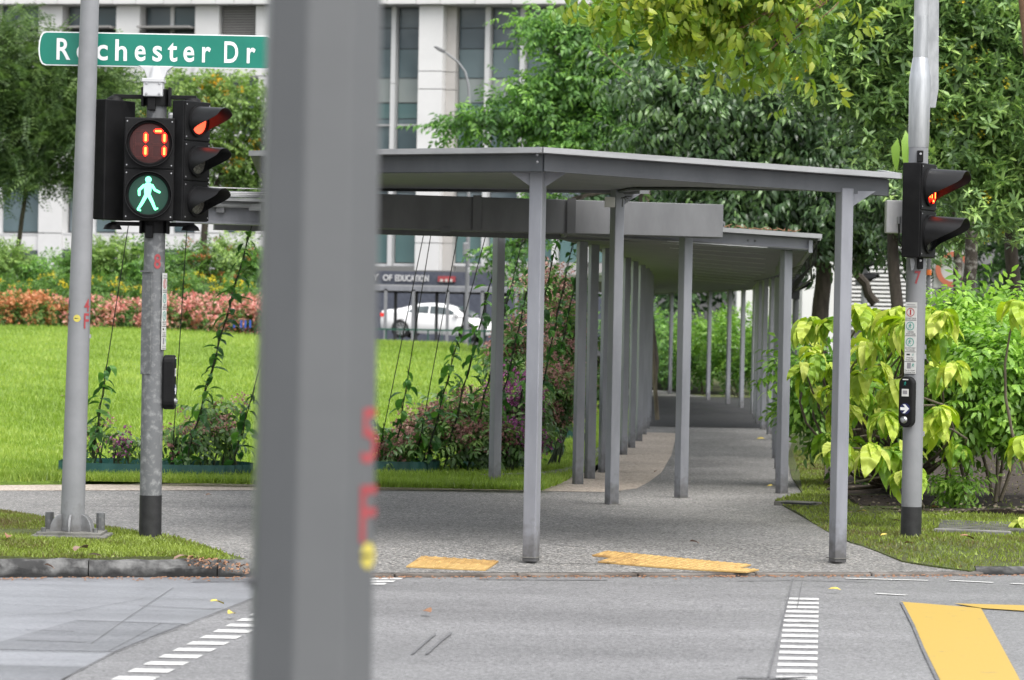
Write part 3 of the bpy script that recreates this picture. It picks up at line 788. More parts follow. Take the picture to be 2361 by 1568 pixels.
le = [(.45, 34.1)] + [(x - .33, y) for x, y in LX]; re_ = [(3.22, 34.3)] + [(x + .33, y) for x, y in RX]
le.append((-.2, 82)); re_.append((2.8, 89))
nC_ = len(le)
mbT, mbS = MB(), MB()
for (xl, yl_), (xr_, yr_) in zip(le, re_):
    mbT.v += [Vector((xl, yl_, 2.86)), Vector((xr_, yr_, 2.735)), Vector((xr_, yr_, 2.70)), Vector((xl, yl_, 2.825))]
for i in range(nC_ - 1):
    a, b = i * 4, i * 4 + 4
    for k in range(4): mbT.f.append((a + k, a + (k + 1) % 4, b + (k + 1) % 4, b + k))
mbT.f.append((0, 1, 2, 3))
roofC = mbT.build('roof', mt['steel2'], cC)
for i in range(nC_ - 1):       # soffit sheets bay by bay with open joints, and a beam per bay
    q = []
    for j, s in ((i, .012), (i + 1, -.012)):
        (xl, yl_), (xr_, yr_) = le[j], re_[j]
        q.append((Vector((xl + .06, yl_ + s, 2.70)), Vector((xr_ - .08, yr_ + s, 2.585))))
    MB().hexa([q[0][0], q[0][1], q[1][1], q[1][0]], [p + Vector((0, 0, .012)) for p in (q[0][0], q[0][1], q[1][1], q[1][0])]).build('soffit_panel', mt['steel2'], roofC)
    if i < 12:
        a, b = q[0][0].lerp(q[0][1], .42), q[0][0].lerp(q[0][1], .82)
        MB().beam(a - Vector((0, 0, .004)), b - Vector((0, 0, .004)), .035, 0, .006).build('gap_light_strip', mt['white'], roofC)  # white strip painted for daylight showing through the roof gaps
    for s in (le, re_):
        e0, e1 = s[i], s[i + 1]; z = 2.86 if s is le else 2.735
        MB().beam(Vector((e0[0], e0[1], z)), Vector((e1[0], e1[1], z)), .035, .012, .05).build('edge_flashing', mt['steel_rail'], roofC)
        off = .09 if s is le else -.09
        MB().beam(Vector((e0[0] + off, e0[1], z - .05)), Vector((e1[0] + off, e1[1], z - .05)), .04, 0, .13).build('side_beam', mt['steel'], cC)
fl = Vector((.45, 34.06, 2.865)), Vector((3.24, 34.26, 2.74))
MB().beam(fl[0], fl[1], .05, .012, .035).build('front_flashing', mt['steel_rail'], roofC)
f0, f1 = fl[0] + Vector((.1, .12, -.04)), fl[1] + Vector((-.1, .12, -.04))
MB().beam(f0, f1, .04, 0, .13).build('front_beam', mt['steel'], cC)
bolt_row(cC, [f0.lerp(f1, t) + Vector((0, -.03, -.06)) for t in (.56, .59, .74, .77)], Vector((0, -1, 0)))
nt_ = MB()
for k in range(9):              # loose wires that sag under the right eave
    y0 = 34.3 + k * .5; a = Vector((3.2 + .03 * k, y0, 2.7)); b = Vector((3.0 + .035 * k, y0 + .4, 2.25 - .02 * k))
    nt_.tube([a, a.lerp(b, .4) + Vector((.08, 0, -.06)), b], .006, 5)
    nt_.tube([a.lerp(b, .6), Vector((2.95 + .035 * k, y0 + .9, 2.38)), Vector((2.85, y0 + .2, 2.3))], .005, 5)
nt_.tube([Vector((3.24, 34.3, 2.73)), Vector((3.16, 34.6, 2.5)), Vector((3.3, 36, 2.3)), Vector((3.35, 38.5, 2.2))], .011, 6)
nt_.build('sagging_wires', mt['cable'], cC)
lit = MB()
for k in range(26):
    p = Vector((random.uniform(2.2, 2.95), 34.06 + random.uniform(-.01, .02), 0)); p.z = 2.865 + (p.x - .45) / 2.79 * (-.125) + .014
    e = p + Vector((random.uniform(-.09, .09), random.uniform(-.02, .02), random.uniform(.0, .04)))
    lit.tube([p, e], [.007, .003], 5)
lit.build('leaf_litter', mt['dryleaf'], cC)

# ================================================================= POLES
def lean(p, H, lx=0.0): return p + Vector((math.tan(lx) * H, 0, H))
# --- blurred octagonal post close to the camera
D5 = 5.9
b5 = AT(748, 100, D5)
base5 = Vector((AT(733, 1568, D5).x, D5, -.02))
p5 = thing('octagonal_post', base5, 'thick out-of-focus grey octagonal steel post right in front of the camera', 'post')
def oct_ring(z, r, c):
    return [c + Vector((r * math.sin(R(a)), -r * math.cos(R(a)), 0)) + Vector((0, 0, z)) for a in [(-57 + 45 * k) for k in range(8)]]
c0 = Vector((base5.x, D5, 0)); r0, r1 = .1165, .1085
mb = MB(); zz = [-.02, .6, 1.2, 1.8, 2.4, 6.5]
xa, xb = AT(715, 1568, D5), AT(748, 0, D5)
sl = (xb.x - xa.x) / (xb.z - xa.z)
for z in zz:
    r = r0 + (r1 - r0) * (z - 1.1) / 1.25
    mb.v += oct_ring(z, max(r, .07), Vector((xa.x + sl * (z - xa.z), D5, 0)))
for i in range(len(zz) - 1):
    for k in range(8): mb.f.append((i * 8 + k, i * 8 + (k + 1) % 8, (i + 1) * 8 + (k + 1) % 8, (i + 1) * 8 + k))
mb.f.append(tuple(range(40, 48)))
mb.build('shaft', mt['post5'], p5, bev=.006)
def on5(deg, vy, tang=0.0, up=.0012):
    z = AT(740, vy, D5).z
    r = (r0 + (r1 - r0) * (z - 1.1) / 1.25) * math.cos(R(22.5)) + up
    c = Vector((xa.x + sl * (z - xa.z), D5, z))
    nrm = Vector((math.sin(R(deg)), -math.cos(R(deg)), 0))
    return Matrix.Translation(c + nrm * r) @ Matrix.Rotation(R(deg), 4, 'Z') @ Matrix.Rotation(math.pi / 2, 4, 'X')
mb = MB(); M = on5(55.5, 1062); put_text(mb, '5', M, -.001, .045, -.001, .098, 0, .01); mb.build('painted_number', mt['red'], p5)
mb = MB(); M = on5(55.5, 1245); put_text(mb, 'F', M, -.001, .046, 0, .103, 0, .01); mb.build('painted_letter', mt['red'], p5)
mb = MB(); M = on5(55.5, 1275); mb.disc(M @ Matrix.Scale(.85, 4, (1, 0, 0)) @ Matrix.Translation((.028, 0, 0)), .024); st = mb.build('round_sticker', mt['yellow_st'], p5)
mb = MB(); mb.box((.018, 0, .0006), (.03, .006, .0006), M); mb.build('sticker_mark', mt['ink'], st)
MB().lathe(on5(-79, 1340) @ Matrix.Translation((0, 0, -.002)), [(.011, 0), (.011, .012), (.006, .016), (0, .016)], 12).build('hinge_pin', mt['steel2'], p5)
MB().box((0, 0, -.005), (.34, .34, .03), Matrix.Translation(c0)).build('base_plate', mt['galv'], p5)

# --- slim lamp pole on the left verge
D4p = Vector(G(166, 1232, .05)); 
p4 = thing('lamp_pole', D4p, 'slim pale grey tapering lamp pole bolted to a plate on the left verge', 'pole')
lx4 = R(.86)
MB().tube([lean(D4p, h, lx4) for h in (.03, 1.5, 3, 4.5, 7.5)], [.094, .086, .078, .071, .055], 24).build('shaft', mt['pole'], p4, sm=True)
MB().box((D4p.x, D4p.y, .055), (.5, .42, .045), None).build('base_plate', mt['conc'], p4, bev=.006)
MB().box((D4p.x, D4p.y, .02), (.58, .5, .07), None).build('footing', mt['conc'], p4, bev=.01)
for k in range(6):
    a = R(60 * k + 30)
    M = Matrix.Translation((D4p.x, D4p.y, .078)) @ Matrix.Rotation(a, 4, 'Z')
    pts = [Vector((.085 + .1 * math.cos(R(t)), 0, .13 * math.sin(R(t)))) for t in (0, 18, 36, 54, 72, 90)] + [Vector((.085, 0, 0))]
    MB().prism([M @ (q + Vector((0, -.008, 0))) for q in pts], M.to_3x3() @ Vector((0, .016, 0))).build('gusset', mt['pole'], p4)
for dx, dy in ((-.2, -.16), (.2, -.16), (-.2, .16), (.2, .16)):
    q = Vector((D4p.x + dx, D4p.y + dy, .06)); h = .05 if dy < 0 else .15
    MB().tube([q, q + Vector((0, 0, h))], .034 if h > .1 else .02, 10).build('anchor_bolt', mt['galv'], p4)
def on_pole(base, lx, z, deg, r):
    c = base + Vector((math.tan(lx) * (z - base.z), 0, z - base.z))
    nrm = Vector((math.sin(R(deg)), -math.cos(R(deg)), 0))
    return Matrix.Translation(c + nrm * (r + .0015)) @ Matrix.Rotation(R(deg), 4, 'Z') @ Matrix.Rotation(math.pi / 2, 4, 'X')
def zat(vx, vy, D): return AT(vx, vy, D).z
for deg in (48, -74):
    mb = MB(); put_text(mb, '4', on_pole(D4p, lx4, zat(180, 718, D4p.y), deg, .0835), -.026, .026, 0, .098, .002, .012); mb.build('painted_number', mt['red'], p4)
    mb = MB(); put_text(mb, 'F', on_pole(D4p, lx4, zat(180, 757, D4p.y), deg, .0838), -.024, .026, 0, .118, .002, .012); mb.build('painted_letter', mt['red'], p4)
mb = MB(); M = on_pole(D4p, lx4, zat(180, 734, D4p.y), -4, .0838); mb.disc(M, .028); st = mb.build('round_sticker', mt['yellow_st'], p4)
mb = MB(); mb.prism([M @ Vector(q) for q in ((-.018, .004, .001), (-.018, -.004, .001), (.018, 0, .001))], M.to_3x3() @ Vector((0, 0, .0006))); mb.build('sticker_mark', mt['ink'], st)
MB().box((.09, 0, 0), (.02, .02, .03), Matrix.Translation((D4p.x + .02, D4p.y, zat(180, 775, D4p.y)))).build('hinge_pin', mt['bolt'], p4)

# ---------------------------------------------------------------- signal heads
def visor(par, M, r, L, mat='visor'):
    """cut-away cowl round local z"""
    n = 28; vs = []; fs = []
    for k in range(n + 1):
        a = R(-140 + 280 * k / n)
        t = abs(a) / R(140)
        l = L * (1 - .04 * t - .88 * smooth((t - .38) / .58))
        for rr in (r, r - .004):
            for z in (0, l):
                vs.append(M @ Vector((rr * math.sin(a) * (1 - .04 * z / L), rr * math.cos(a) * (1 - .04 * z / L) - .04 * z, z)))
    for k in range(n):
        b, c = k * 4, k * 4 + 4
        fs += [(b, b + 1, c + 1, c), (b + 2, c + 2, c + 3, b + 3), (b + 1, b + 3, c + 3, c + 1)]
    MB().add(vs, fs).build('visor', mt[mat], par, sm=True)
def head(par, M, n, w, unit, dep, lr, vl, lenses, label=None):
    """M: centre of the front face, z out; returns housing"""
    H = n * unit
    mb = MB(); mb.box((0, 0, -dep / 2), (w, H, dep), M)
    hs = mb.build('signal_head', mt['black'], par, bev=.008)
    if label: hs['label'] = label
    for i in range(n):
        cy = H / 2 - unit * (i + .5)
        Mi = M @ Matrix.Translation((0, cy, 0))
        MB().box((0, 0, .006), (w - .012, unit - .01, .012), Mi).build('door', mt['black'], hs, bev=.004)
        MB().lathe(Mi, [(lr + .022, .012), (lr + .022, .03), (lr + .006, .034), (lr, .026), (lr, .012)], 32).build('lens_ring', mt['black'], hs, sm=True)
        MB().disc(Mi, lr, 32, .014, .012).build('lens', mt[lenses[i]], hs, sm=True)
        if vl: visor(hs, Mi @ Matrix.Translation((0, 0, .012)), lr + .016, vl)
        for sx in (-1, 1):
            for sy in (-1, 1):
                Mb = Mi @ Matrix.Translation((sx * (w / 2 - .022), sy * (unit / 2 - .03), .012))
                MB().lathe(Mb, [(.006, 0), (.006, .003), (0, .004)], 8).build('screw', mt['bolt'], hs)
    return hs
SEG = {'a': (0, 1, 1, 1), 'b': (1, .5, 1, 1), 'c': (1, 0, 1, .5), 'd': (0, 0, 1, 0), 'e': (0, 0, 0, .5), 'f': (0, .5, 0, 1), 'g': (0, .5, 1, .5)}
def led_digit(par, M, x0, y0, w, h, on, z=.03, t=.02):
    for s, (ax, ay, bx, by) in SEG.items():
        if s not in on: continue
        a = Vector((x0 + ax * w, y0 + ay * h)); b = Vector((x0 + bx * w, y0 + by * h))
        d = (b - a).normalized(); a += d * .008; b -= d * .008; nn = Vector((-d.y, d.x)) * t / 2
        poly = [a, a + d * t * .5 + nn, b - d * t * .5 + nn, b, b - d * t * .5 - nn, a + d * t * .5 - nn]
        MB().prism([M @ Vector((q.x, q.y, z)) for q in poly], M.to_3x3() @ Vector((0, 0, .003))).build('led_segment', mt['led_red'], par)
        a2, b2 = a + d * t * .45, b - d * t * .45; n2 = nn * .38
        MB().prism([M @ Vector((q.x, q.y, z + .0032)) for q in (a2 + n2, b2 + n2, b2 - n2, a2 - n2)], M.to_3x3() @ Vector((0, 0, .001))).build('led_core', mt['led_core'], par)
def dim_dots(par, M, x0, y0, w, h):
    mb = MB()
    for s, (ax, ay, bx, by) in SEG.items():
        for k in range(1, 9):
            for off in (-.006, .006):
                t = k / 9; a = Vector((x0 + (ax + (bx - ax) * t) * w, y0 + (ay + (by - ay) * t) * h))
                a += Vector((off, 0)) if ax == bx else Vector((0, off))
                mb.box((a.x, a.y, .0285), (.0045, .0045, .001), M)
    mb.build('unlit_led', mt['led_dim'], par)
MAN = [(-.01, .99), (.06, .99), (.09, .93), (.08, .85), (.05, .80), (.11, .76), (.16, .72), (.24, .60), (.34, .555), (.42, .535), (.40, .50), (.30, .50), (.19, .53), (.13, .60), (.10, .50), (.10, .42),
       (.19, .25), (.30, .08), (.36, .12), (.38, .09), (.24, .0), (.20, .03), (.20, .07), (.10, .20), (.02, .34), (-.06, .22), (-.16, .07), (-.14, .03), (-.30, .01), (-.34, .05), (-.26, .08), (-.18, .22), (-.10, .38), (-.09, .50),
       (-.11, .60), (-.16, .54), (-.20, .44), (-.28, .44), (-.29, .52), (-.24, .66), (-.14, .76), (-.05, .79), (-.03, .81), (-.06, .86), (-.06, .94)]
def green_man(par, M, s, z=.03, mat='led_green', name='green_man'):
    """walking figure of dotted strokes, s = its height"""
    k = s / 337.0; mb = MB(); n = [0]
    def P(x, y): return Vector(((x - 500) * k, (1183 - y) * k))
    def stroke(pts, ws):
        n[0] += 1; zz_ = z + .0006 * n[0]
        for (a, wa), (b, wb) in zip(zip(pts[:-1], ws[:-1]), zip(pts[1:], ws[1:])):
            a, b = P(*a), P(*b); d = (b - a).normalized(); t = Vector((-d.y, d.x)); wa *= k * .42; wb *= k * .42
            poly = [a - d * wa * .6 - t * wa * .6, a - t * wa, b - t * wb, b + d * wb * .6 - t * wb * .6, b + d * wb * .6 + t * wb * .6, b + t * wb, a + t * wa, a - d * wa * .6 + t * wa * .6]
            n[0] += 1
            mb.add([M @ Vector((q.x, q.y, z + .0005 * n[0])) for q in poly], [tuple(range(8))])
    c = P(497, 1045); r = 30 * k
    mb.add([M @ Vector((c.x + r * math.cos(a), c.y + r * math.sin(a), z)) for a in [2 * math.pi * q / 16 for q in range(16)]], [tuple(range(16))])
    stroke([(496, 1098), (492, 1150), (490, 1196)], [88, 80, 66])
    stroke([(458, 1100), (412, 1146), (413, 1196)], [34, 32, 26])
    stroke([(532, 1098), (560, 1142), (606, 1164)], [34, 30, 26])
    stroke([(476, 1200), (442, 1268), (404, 1330)], [42, 36, 28]); stroke([(402, 1334), (428, 1340)], [18, 18])
    stroke([(508, 1200), (540, 1262), (566, 1324)], [42, 36, 28]); stroke([(566, 1330), (590, 1316)], [18, 18])
    return mb.build(name, mt[mat], par)
def button_box(par, M, arrow=True):
    """push-button unit, local z out, origin at its centre"""
    prof = []
    for k in range(9): a = math.pi * k / 8; prof.append((.062 * math.cos(a), .155 + .055 * math.sin(a)))
    for k in range(9): a = math.pi + math.pi * k / 8; prof.append((.062 * math.cos(a), -.155 + .062 * math.sin(a)))
    o = MB().prism([M @ Vector((x, y, -.045)) for x, y in prof], M.to_3x3() @ Vector((0, 0, .09))).build('push_button_box', mt['black'], par, bev=.01)
    Mf = M @ Matrix.Translation((0, 0, .046))
    MB().disc(Mf @ Matrix.Translation((0, -.06, 0)), .046, 24).build('arrow_disc', mt['ink_blue'], o)
    if arrow:
        a = [(-.04, .012), (.002, .012), (-.02, .037), (.002, .037), (.038, 0), (.002, -.037), (-.02, -.037), (.002, -.012), (-.04, -.012)]
        MB().prism([Mf @ Vector((x, y - .06, .002)) for x, y in a], M.to_3x3() @ Vector((0, 0, .003))).build('white_arrow', mt['sign_white'], o)
    MB().lathe(Mf @ Matrix.Translation((-.006, -.152, 0)), [(.03, 0), (.03, .008), (.022, .012), (.018, .02), (0, .021)], 20).build('button', mt['silver'], o, sm=True)
    MB().box((0, .185, .001), (.05, .009, .002), Mf).build('light_slot', mt['stick'], o)
    MB().box((0, .075, .001), (.062, .062, .002), Mf).build('instruction_label', mt['stick'], o)
    MB().box((-.002, .078, .0025), (.04, .03, .001), Mf).build('label_picture', mt['ink_grey'], o)
    green_man(o, Mf @ Matrix.Translation((0, .152, -.028)), .035, mat='ink_green', name='label_man')
    return o
def notice(par, M, w, h):
    o = MB().box((0, 0, .0), (w, h, .003), M).build('instruction_panel', mt['stick'], par)
    z = .003; y = h / 2
    def txt(s, y0, y1, x=.44, m='ink'):
        mb = MB(); put_text(mb, s, M, -w * x, w * x, y0, y1, z, .01); mb.build('panel_text', mt[m], o)
    def bar(y0):
        MB().box((0, y0, .0022), (w * .94, .004, .001), M).build('panel_rule', mt['ink'], o)
    def ring(cy, r, m):
        MB().lathe(M @ Matrix.Translation((-w * .05, cy, z)), [(r, 0), (r, .001), (r - .005, .001), (r - .005, 0)], 22).build('panel_ring', mt[m], o)
    bar(y - .04)
    MB().box((0, y - .022, .0022), (w * .7, .006, .001), M).build('panel_rule', mt['ink_grey'], o)
    cy = y - .085; ring(cy, .036, 'ink_red'); MB().box((-w * .05, cy, .0025), (.012, .045, .001), M).build('panel_man', mt['ink_red'], o)
    txt('DO NOT CROSS', cy - .058, cy - .045); bar(cy - .066)
    cy -= .115; ring(cy, .036, 'ink_green'); green_man(o, M @ Matrix.Translation((-w * .05, cy, -.027)), .045, mat='ink_green', name='panel_man')
    txt('CROSS', cy - .056, cy - .044, .26); txt('WITH CARE', cy - .074, cy - .061, .4); bar(cy - .082)
    cy -= .135; ring(cy, .036, 'ink_green'); green_man(o, M @ Matrix.Translation((-w * .05, cy, -.027)), .045, mat='ink_green', name='panel_man')
    txt('DO NOT START', cy - .056, cy - .044); txt('TO CROSS', cy - .074, cy - .061, .36); bar(cy - .082)
    cy -= .105; MB().box((-w * .18, cy, .0022), (.03, .014, .001), M).build('panel_picture', mt['ink'], o)
    green_man(o, M @ Matrix.Translation((w * .25, cy, -.027)), .022, mat='ink_green', name='panel_man')
    txt('Press For', cy - .032, cy - .02, .3); txt('Green Man', cy - .05, cy - .037, .36); bar(cy - .058)
    cy -= .095; MB().box((-w * .1, cy + .002, .0022), (.034, .05, .001), M).build('panel_picture', mt['ink_grey'], o)
    green_man(o, M @ Matrix.Translation((w * .27, cy + .006, -.027)), .036, mat='ink_green', name='panel_man')
    txt('Tap for Longer', cy - .044, cy - .032); txt('Crossing Time', cy - .061, cy - .049); bar(cy - .068)
    return o

# --- signal pole 8 with three heads and, on top, the street sign
B8 = G(346, 1243, .01); D8 = B8.y; PM = FPX / D8
s8 = thing('traffic_signal', B8, 'weathered grey signal pole with green man, red 17 countdown and three black heads', 'traffic signal')
lx8 = R(-.18)
H8 = zat(360, 205, D8) - B8.z
MB().tube([lean(B8, h, lx8) for h in (.34, 1.2, 2.2, H8)], [.086, .085, .0835, .078], 26).build('pole', mt['galv'], s8, sm=True)
MB().tube([lean(B8, h, lx8) for h in (-.03, .345)], [.089, .0875], 26).build('black_base', mt['blackb'], s8, sm=True)
MB().lathe(Matrix.Translation(B8), [(.26, -.02), (.22, .012), (.09, .02), (0, .02)], 20).build('footing', mt['conc'], s8, sm=True)
# ped head
hc = AT(343.5, 390, D8 - .2)
Mh = face_cam(hc, R(5))
ped = head(s8, Mh, 2, .39, .4, .12, .153, 0, ['lens_red', 'lens_green'], 'black pedestrian head with red 17 above a green walking man')
M0 = Mh @ Matrix.Translation((0, .2, 0))
MB().lathe(M0, [(.182, .012), (.182, .07), (.178, .07), (.176, .014)], 36).build('hood_ring', mt['visor'], ped, sm=True)
MB().lathe(Mh @ Matrix.Translation((0, -.2, 0)), [(.182, .012), (.182, .07), (.178, .07), (.176, .014)], 36).build('hood_ring', mt['visor'], ped, sm=True)
dim_dots(ped, M0, -.115, -.112, .082, .207); dim_dots(ped, M0, .02, -.112, .09, .207)
led_digit(ped, M0, -.129, -.112, .1, .207, 'bc', t=.036); led_digit(ped, M0, .02, -.112, .096, .207, 'abc', t=.036)
green_man(ped, Mh @ Matrix.Translation((0, -.195, 0)), .275)
# right three-lamp head
rc = AT(455, 372, D8)
Mr = face_cam(AT(452, 372, D8 - .08), R(58))
head(s8, Mr, 3, .33, .312, .115, .1, .27, ['red_on', 'lens_off', 'lens_off'], 'right three-lamp head with the red lamp lit')
Ml = face_cam(AT(252, 370, D8 + .02), R(-128))
head(s8, Ml, 3, .33, .312, .115, .1, .27, ['lens_dark', 'lens_dark', 'lens_dark'], 'left three-lamp head turned away')
for zz_, hh in ((zat(350, 224, D8), .03), (zat(350, 517, D8), .03)):
    c = B8 + Vector((lx8 * (zz_ - B8.z), 0, 0)); c.z = zz_
    MB().beam(Vector((hc.x - .31, D8, zz_)), Vector((hc.x + .34, D8 - .02, zz_)), .035, .016, .016).build('bracket_arm', mt['black'], s8, bev=.004)
    MB().tube([c - Vector((0, 0, .07)), c + Vector((0, 0, .06))], .098, 16).build('clamp_band', mt['black'], s8)
    for sx in (-.3, .31):
        q = Vector((hc.x + sx, D8, zz_))
        MB().lathe(Matrix.Translation(q - Vector((0, 0, .045))), [(.075, 0), (.06, .03), (.03, .05), (0, .055)], 14).build('head_cap', mt['black'], s8, sm=True)
    MB().box((hc.x, D8 - .1, zz_ - .06 if hh else zz_), (.06, .05, .1)).build('clamp', mt['black'], s8, bev=.006)
    for sx in (-.105, .105):
        MB().box((c.x + sx, D8 - .03, zz_), (.02, .09, .15)).build('clamp_plate', mt['black'], s8, bev=.004)
MB().box((AT(398, 268, D8).x, D8 + .02, zat(398, 270, D8)), (.08, .08, .07)).build('cable_gland', mt['fin'], s8, bev=.02)
MB().box((AT(412, 400, D8).x, D8 + .12, zat(412, 365, D8)), (.03, .02, .36)).build('yellow_tag', mt['yellow_st'], s8)
# sub fittings on the pole
mb = MB(); put_text(mb, '8', on_pole(B8, lx8, zat(362, 620, D8), 22, .084), -.027, .027, 0, .116, .002, .02); mb.build('painted_number', mt['red'], s8)
M = on_pole(B8, lx8, zat(335, 745, D8), -34, .0842)
MB().box((0, 0, .0), (.1, .8, .006), M).build('access_door', mt['galv'], s8, bev=.004)
MB().box((.0, .405, .004), (.12, .014, .02), M).build('door_latch', mt['steel2'], s8)
M = on_pole(B8, lx8, zat(378, 718, D8), 77, .086)
notice(s8, M, .105, .6)
M = on_pole(B8, lx8, zat(388, 880, D8), 88, .132)
button_box(s8, M)

# --- street name sign clamped to the top of the pole
sg = thing('street_sign', Vector((lean(B8, H8, lx8))), 'green street name board with white letters reading Rochester Dr', 'street sign')
c = AT(362, 117, D8); Msg = face_cam(Vector((c.x, D8 - .03, c.z)))
hx, hy = 272 / PM, 39 / PM
def plate(hx, hy, cut):
    pts = []
    for s in (1, -1):
        for k in range(9):
            a = R(90 - 180 * k / 8) if s > 0 else R(-90 - 180 * k / 8)
            yy = hy * math.sin(a); xx = hx - cut + cut * (abs(math.cos(a)) ** .8)
            pts.append((s * xx, yy))
    return pts
MB().prism([Msg @ Vector((x, y, -.012)) for x, y in plate(hx, hy, .055)], (0, -.012, 0)).build('board', mt['sign_white'], sg)
MB().prism([Msg @ Vector((x, y, 0)) for x, y in plate(hx - .011, hy - .009, .052)], (0, -.003, 0)).build('green_face', mt['sign_green'], sg)
def vxs(v): return (v - 362) / PM
for ch, xa_, xb_, tall in (('R', 132, 164, 1), ('o', 178, 209, 0), ('c', 223, 250, 0), ('h', 267, 294, 1), ('e', 312, 337, 0), ('s', 353, 375, 0), ('t', 388, 410, 2), ('e', 424, 449, 0), ('r', 467, 487, 0), ('D', 518, 550, 1), ('r', 570, 590, 0)):
    h = {1: .168, 0: .122, 2: .15}[tall]
    mb = MB(); put_text(mb, ch, Msg, vxs(xa_), vxs(xb_), -.087, -.087 + h, .0045, .016); mb.build('letter', mt['sign_white'], sg)
z1 = zat(362, 156, D8)
MB().prism([Vector((c.x + x, D8 - .06, z)) for x, z in ((-.14, z1 + .01), (-.09, z1 - .03), (-.062, z1 - .1), (-.055, z1 - .14), (.055, z1 - .14), (.062, z1 - .1), (.09, z1 - .03), (.14, z1 + .01))], (0, .05, 0)).build('bracket_web', mt['white'], sg, bev=.006)
MB().lathe(Matrix.Translation((c.x, D8 - .065, z1 - .145)), [(.06, 0), (.05, .06), (.033, .13), (.02, .15), (0, .152)], 16).build('bracket_cone', mt['white'], sg, sm=True)
MB().box((c.x - .012, D8 - .07, zat(362, 206, D8)), (.15, .16, .13)).build('clamp_block', mt['white'], sg, bev=.008)
MB().box((c.x - .012, D8 - .07, zat(362, 188, D8)), (.17, .18, .03)).build('clamp_rim', mt['white'], sg, bev=.004)
for sx in (-.055, .045):
    for sz in (-.045, .035):
        MB().lathe(Matrix.Translation((c.x + sx - .005, D8 - .15, zat(362, 206, D8) + sz)) @ Matrix.Rotation(math.pi / 2, 4, 'X'), [(.011, 0), (.011, .004), (.004, .005), (0, .005)], 10).build('screw', mt['bolt'], sg)

# --- signal pole 7 on the right verge
B7 = G(2100, 1243, .0); D7 = B7.y; PM7 = FPX / D7
s7 = thing('traffic_signal', B7, 'pale grey signal pole with black two-lamp pedestrian head and silver collar beside the shrubs', 'traffic signal')
zc = [zat(2120, v, D7) for v in (332, 186, 136)]
MB().tube([lean(B7, h) for h in (.27, zc[0] - B7.z)], [.0865, .0825], 26).build('pole', mt['pole'], s7, sm=True)
MB().tube([lean(B7, h) for h in (-.03, .275)], [.0885, .0875], 26).build('black_base', mt['blackb'], s7, sm=True)
mb = MB(); mb.lathe(Matrix.Translation((B7.x, B7.y, 0)), [(.0845, zc[0] - .03), (.088, zc[0] + .01), (.092, zc[1]), (.085, zc[1] + .06), (.066, zc[2]), (.062, zc[2] + .01)], 26).build('silver_collar', mt['silver'], s7, sm=True)
MB().tube([Vector((B7.x, B7.y, zc[2] - .02)), Vector((B7.x, B7.y, zc[2] + .36))], .0615, 22).build('upper_pipe_coat', mt['silver'], s7, sm=True)
MB().tube([Vector((B7.x, B7.y, zc[2] + .35)), Vector((B7.x, B7.y, zc[2] + 3))], .0605, 22).build('upper_pipe', mt['fin'], s7, sm=True)
fp = [AT(x, y, D7 + .12) for x, y in ((2136, -300), (2166, -300), (2164, 205), (2157, 248), (2140, 248))]
MB().prism(fp, (0, .012, 0)).build('fin_plate', mt['fin'], s7)
h7 = face_cam(AT(2139, 486, D7 - .13), R(64))
hd7 = head(s7, h7, 2, .39, .395, .16, .14, .33, ['lens_dark', 'lens_dark'], 'black two-lamp head turned right with a red digit showing')
Mu = h7 @ Matrix.Translation((0, .1975, 0))
led_digit(hd7, Mu, -.135, -.115, .09, .2, 'bc', t=.04); led_digit(hd7, Mu, .01, -.115, .08, .2, 'abcdef', t=.035)
for vy in (362, 607):
    MB().box((AT(2118, vy, D7).x, D7 - .1, zat(2118, vy, D7)), (.05, .05, .1)).build('clamp', mt['black'], s7, bev=.006)
    MB().lathe(Matrix.Translation((AT(2118, vy, D7).x, D7 - .13, zat(2118, vy, D7) + .02)) @ Matrix.Rotation(math.pi / 2, 4, 'X'), [(.01, 0), (.01, .004), (0, .005)], 10).build('screw', mt['bolt'], s7)
q = AT(2062, 500, D7 + .05)
MB().box(q, (.15, .14, .275), None).build('control_box', mt['white'], s7, bev=.008)
MB().tube([q + Vector((.03, -.08, -.06)), q + Vector((.03, -.08, 0))], .018, 10).build('cable_gland', mt['fin'], s7)
MB().tube([q + Vector((.03, -.08, -.06)), q + Vector((.035, -.08, -.2)), q + Vector((.1, -.02, -.3))], .008, 6).build('cable', mt['cable'], s7)
MB().prism([AT(x, y, D7 - .095) for x, y in ((2098, 596), (2106, 596), (2110, 606), (2106, 622), (2101, 624))], (0, .006, 0)).build('torn_tape', mt['fin'], s7)
mb = MB(); put_text(mb, '7', on_pole(B7, 0, zat(2110, 655, D7), 2, .0845), -.026, .026, 0, .11, .002, .02); mb.build('painted_number', mt['red'], s7)
notice(s7, on_pole(B7, 0, zat(2095, 779, D7), -30, .0862), .105, .6)
button_box(s7, on_pole(B7, 0, zat(2085, 925, D7), -30, .132))
for vy in (800, 822, 1000):
    MB().box((B7.x + .087, D7, zat(2120, vy, D7)), (.02, .03, .04)).build('hinge_lug', mt['pole'], s7)
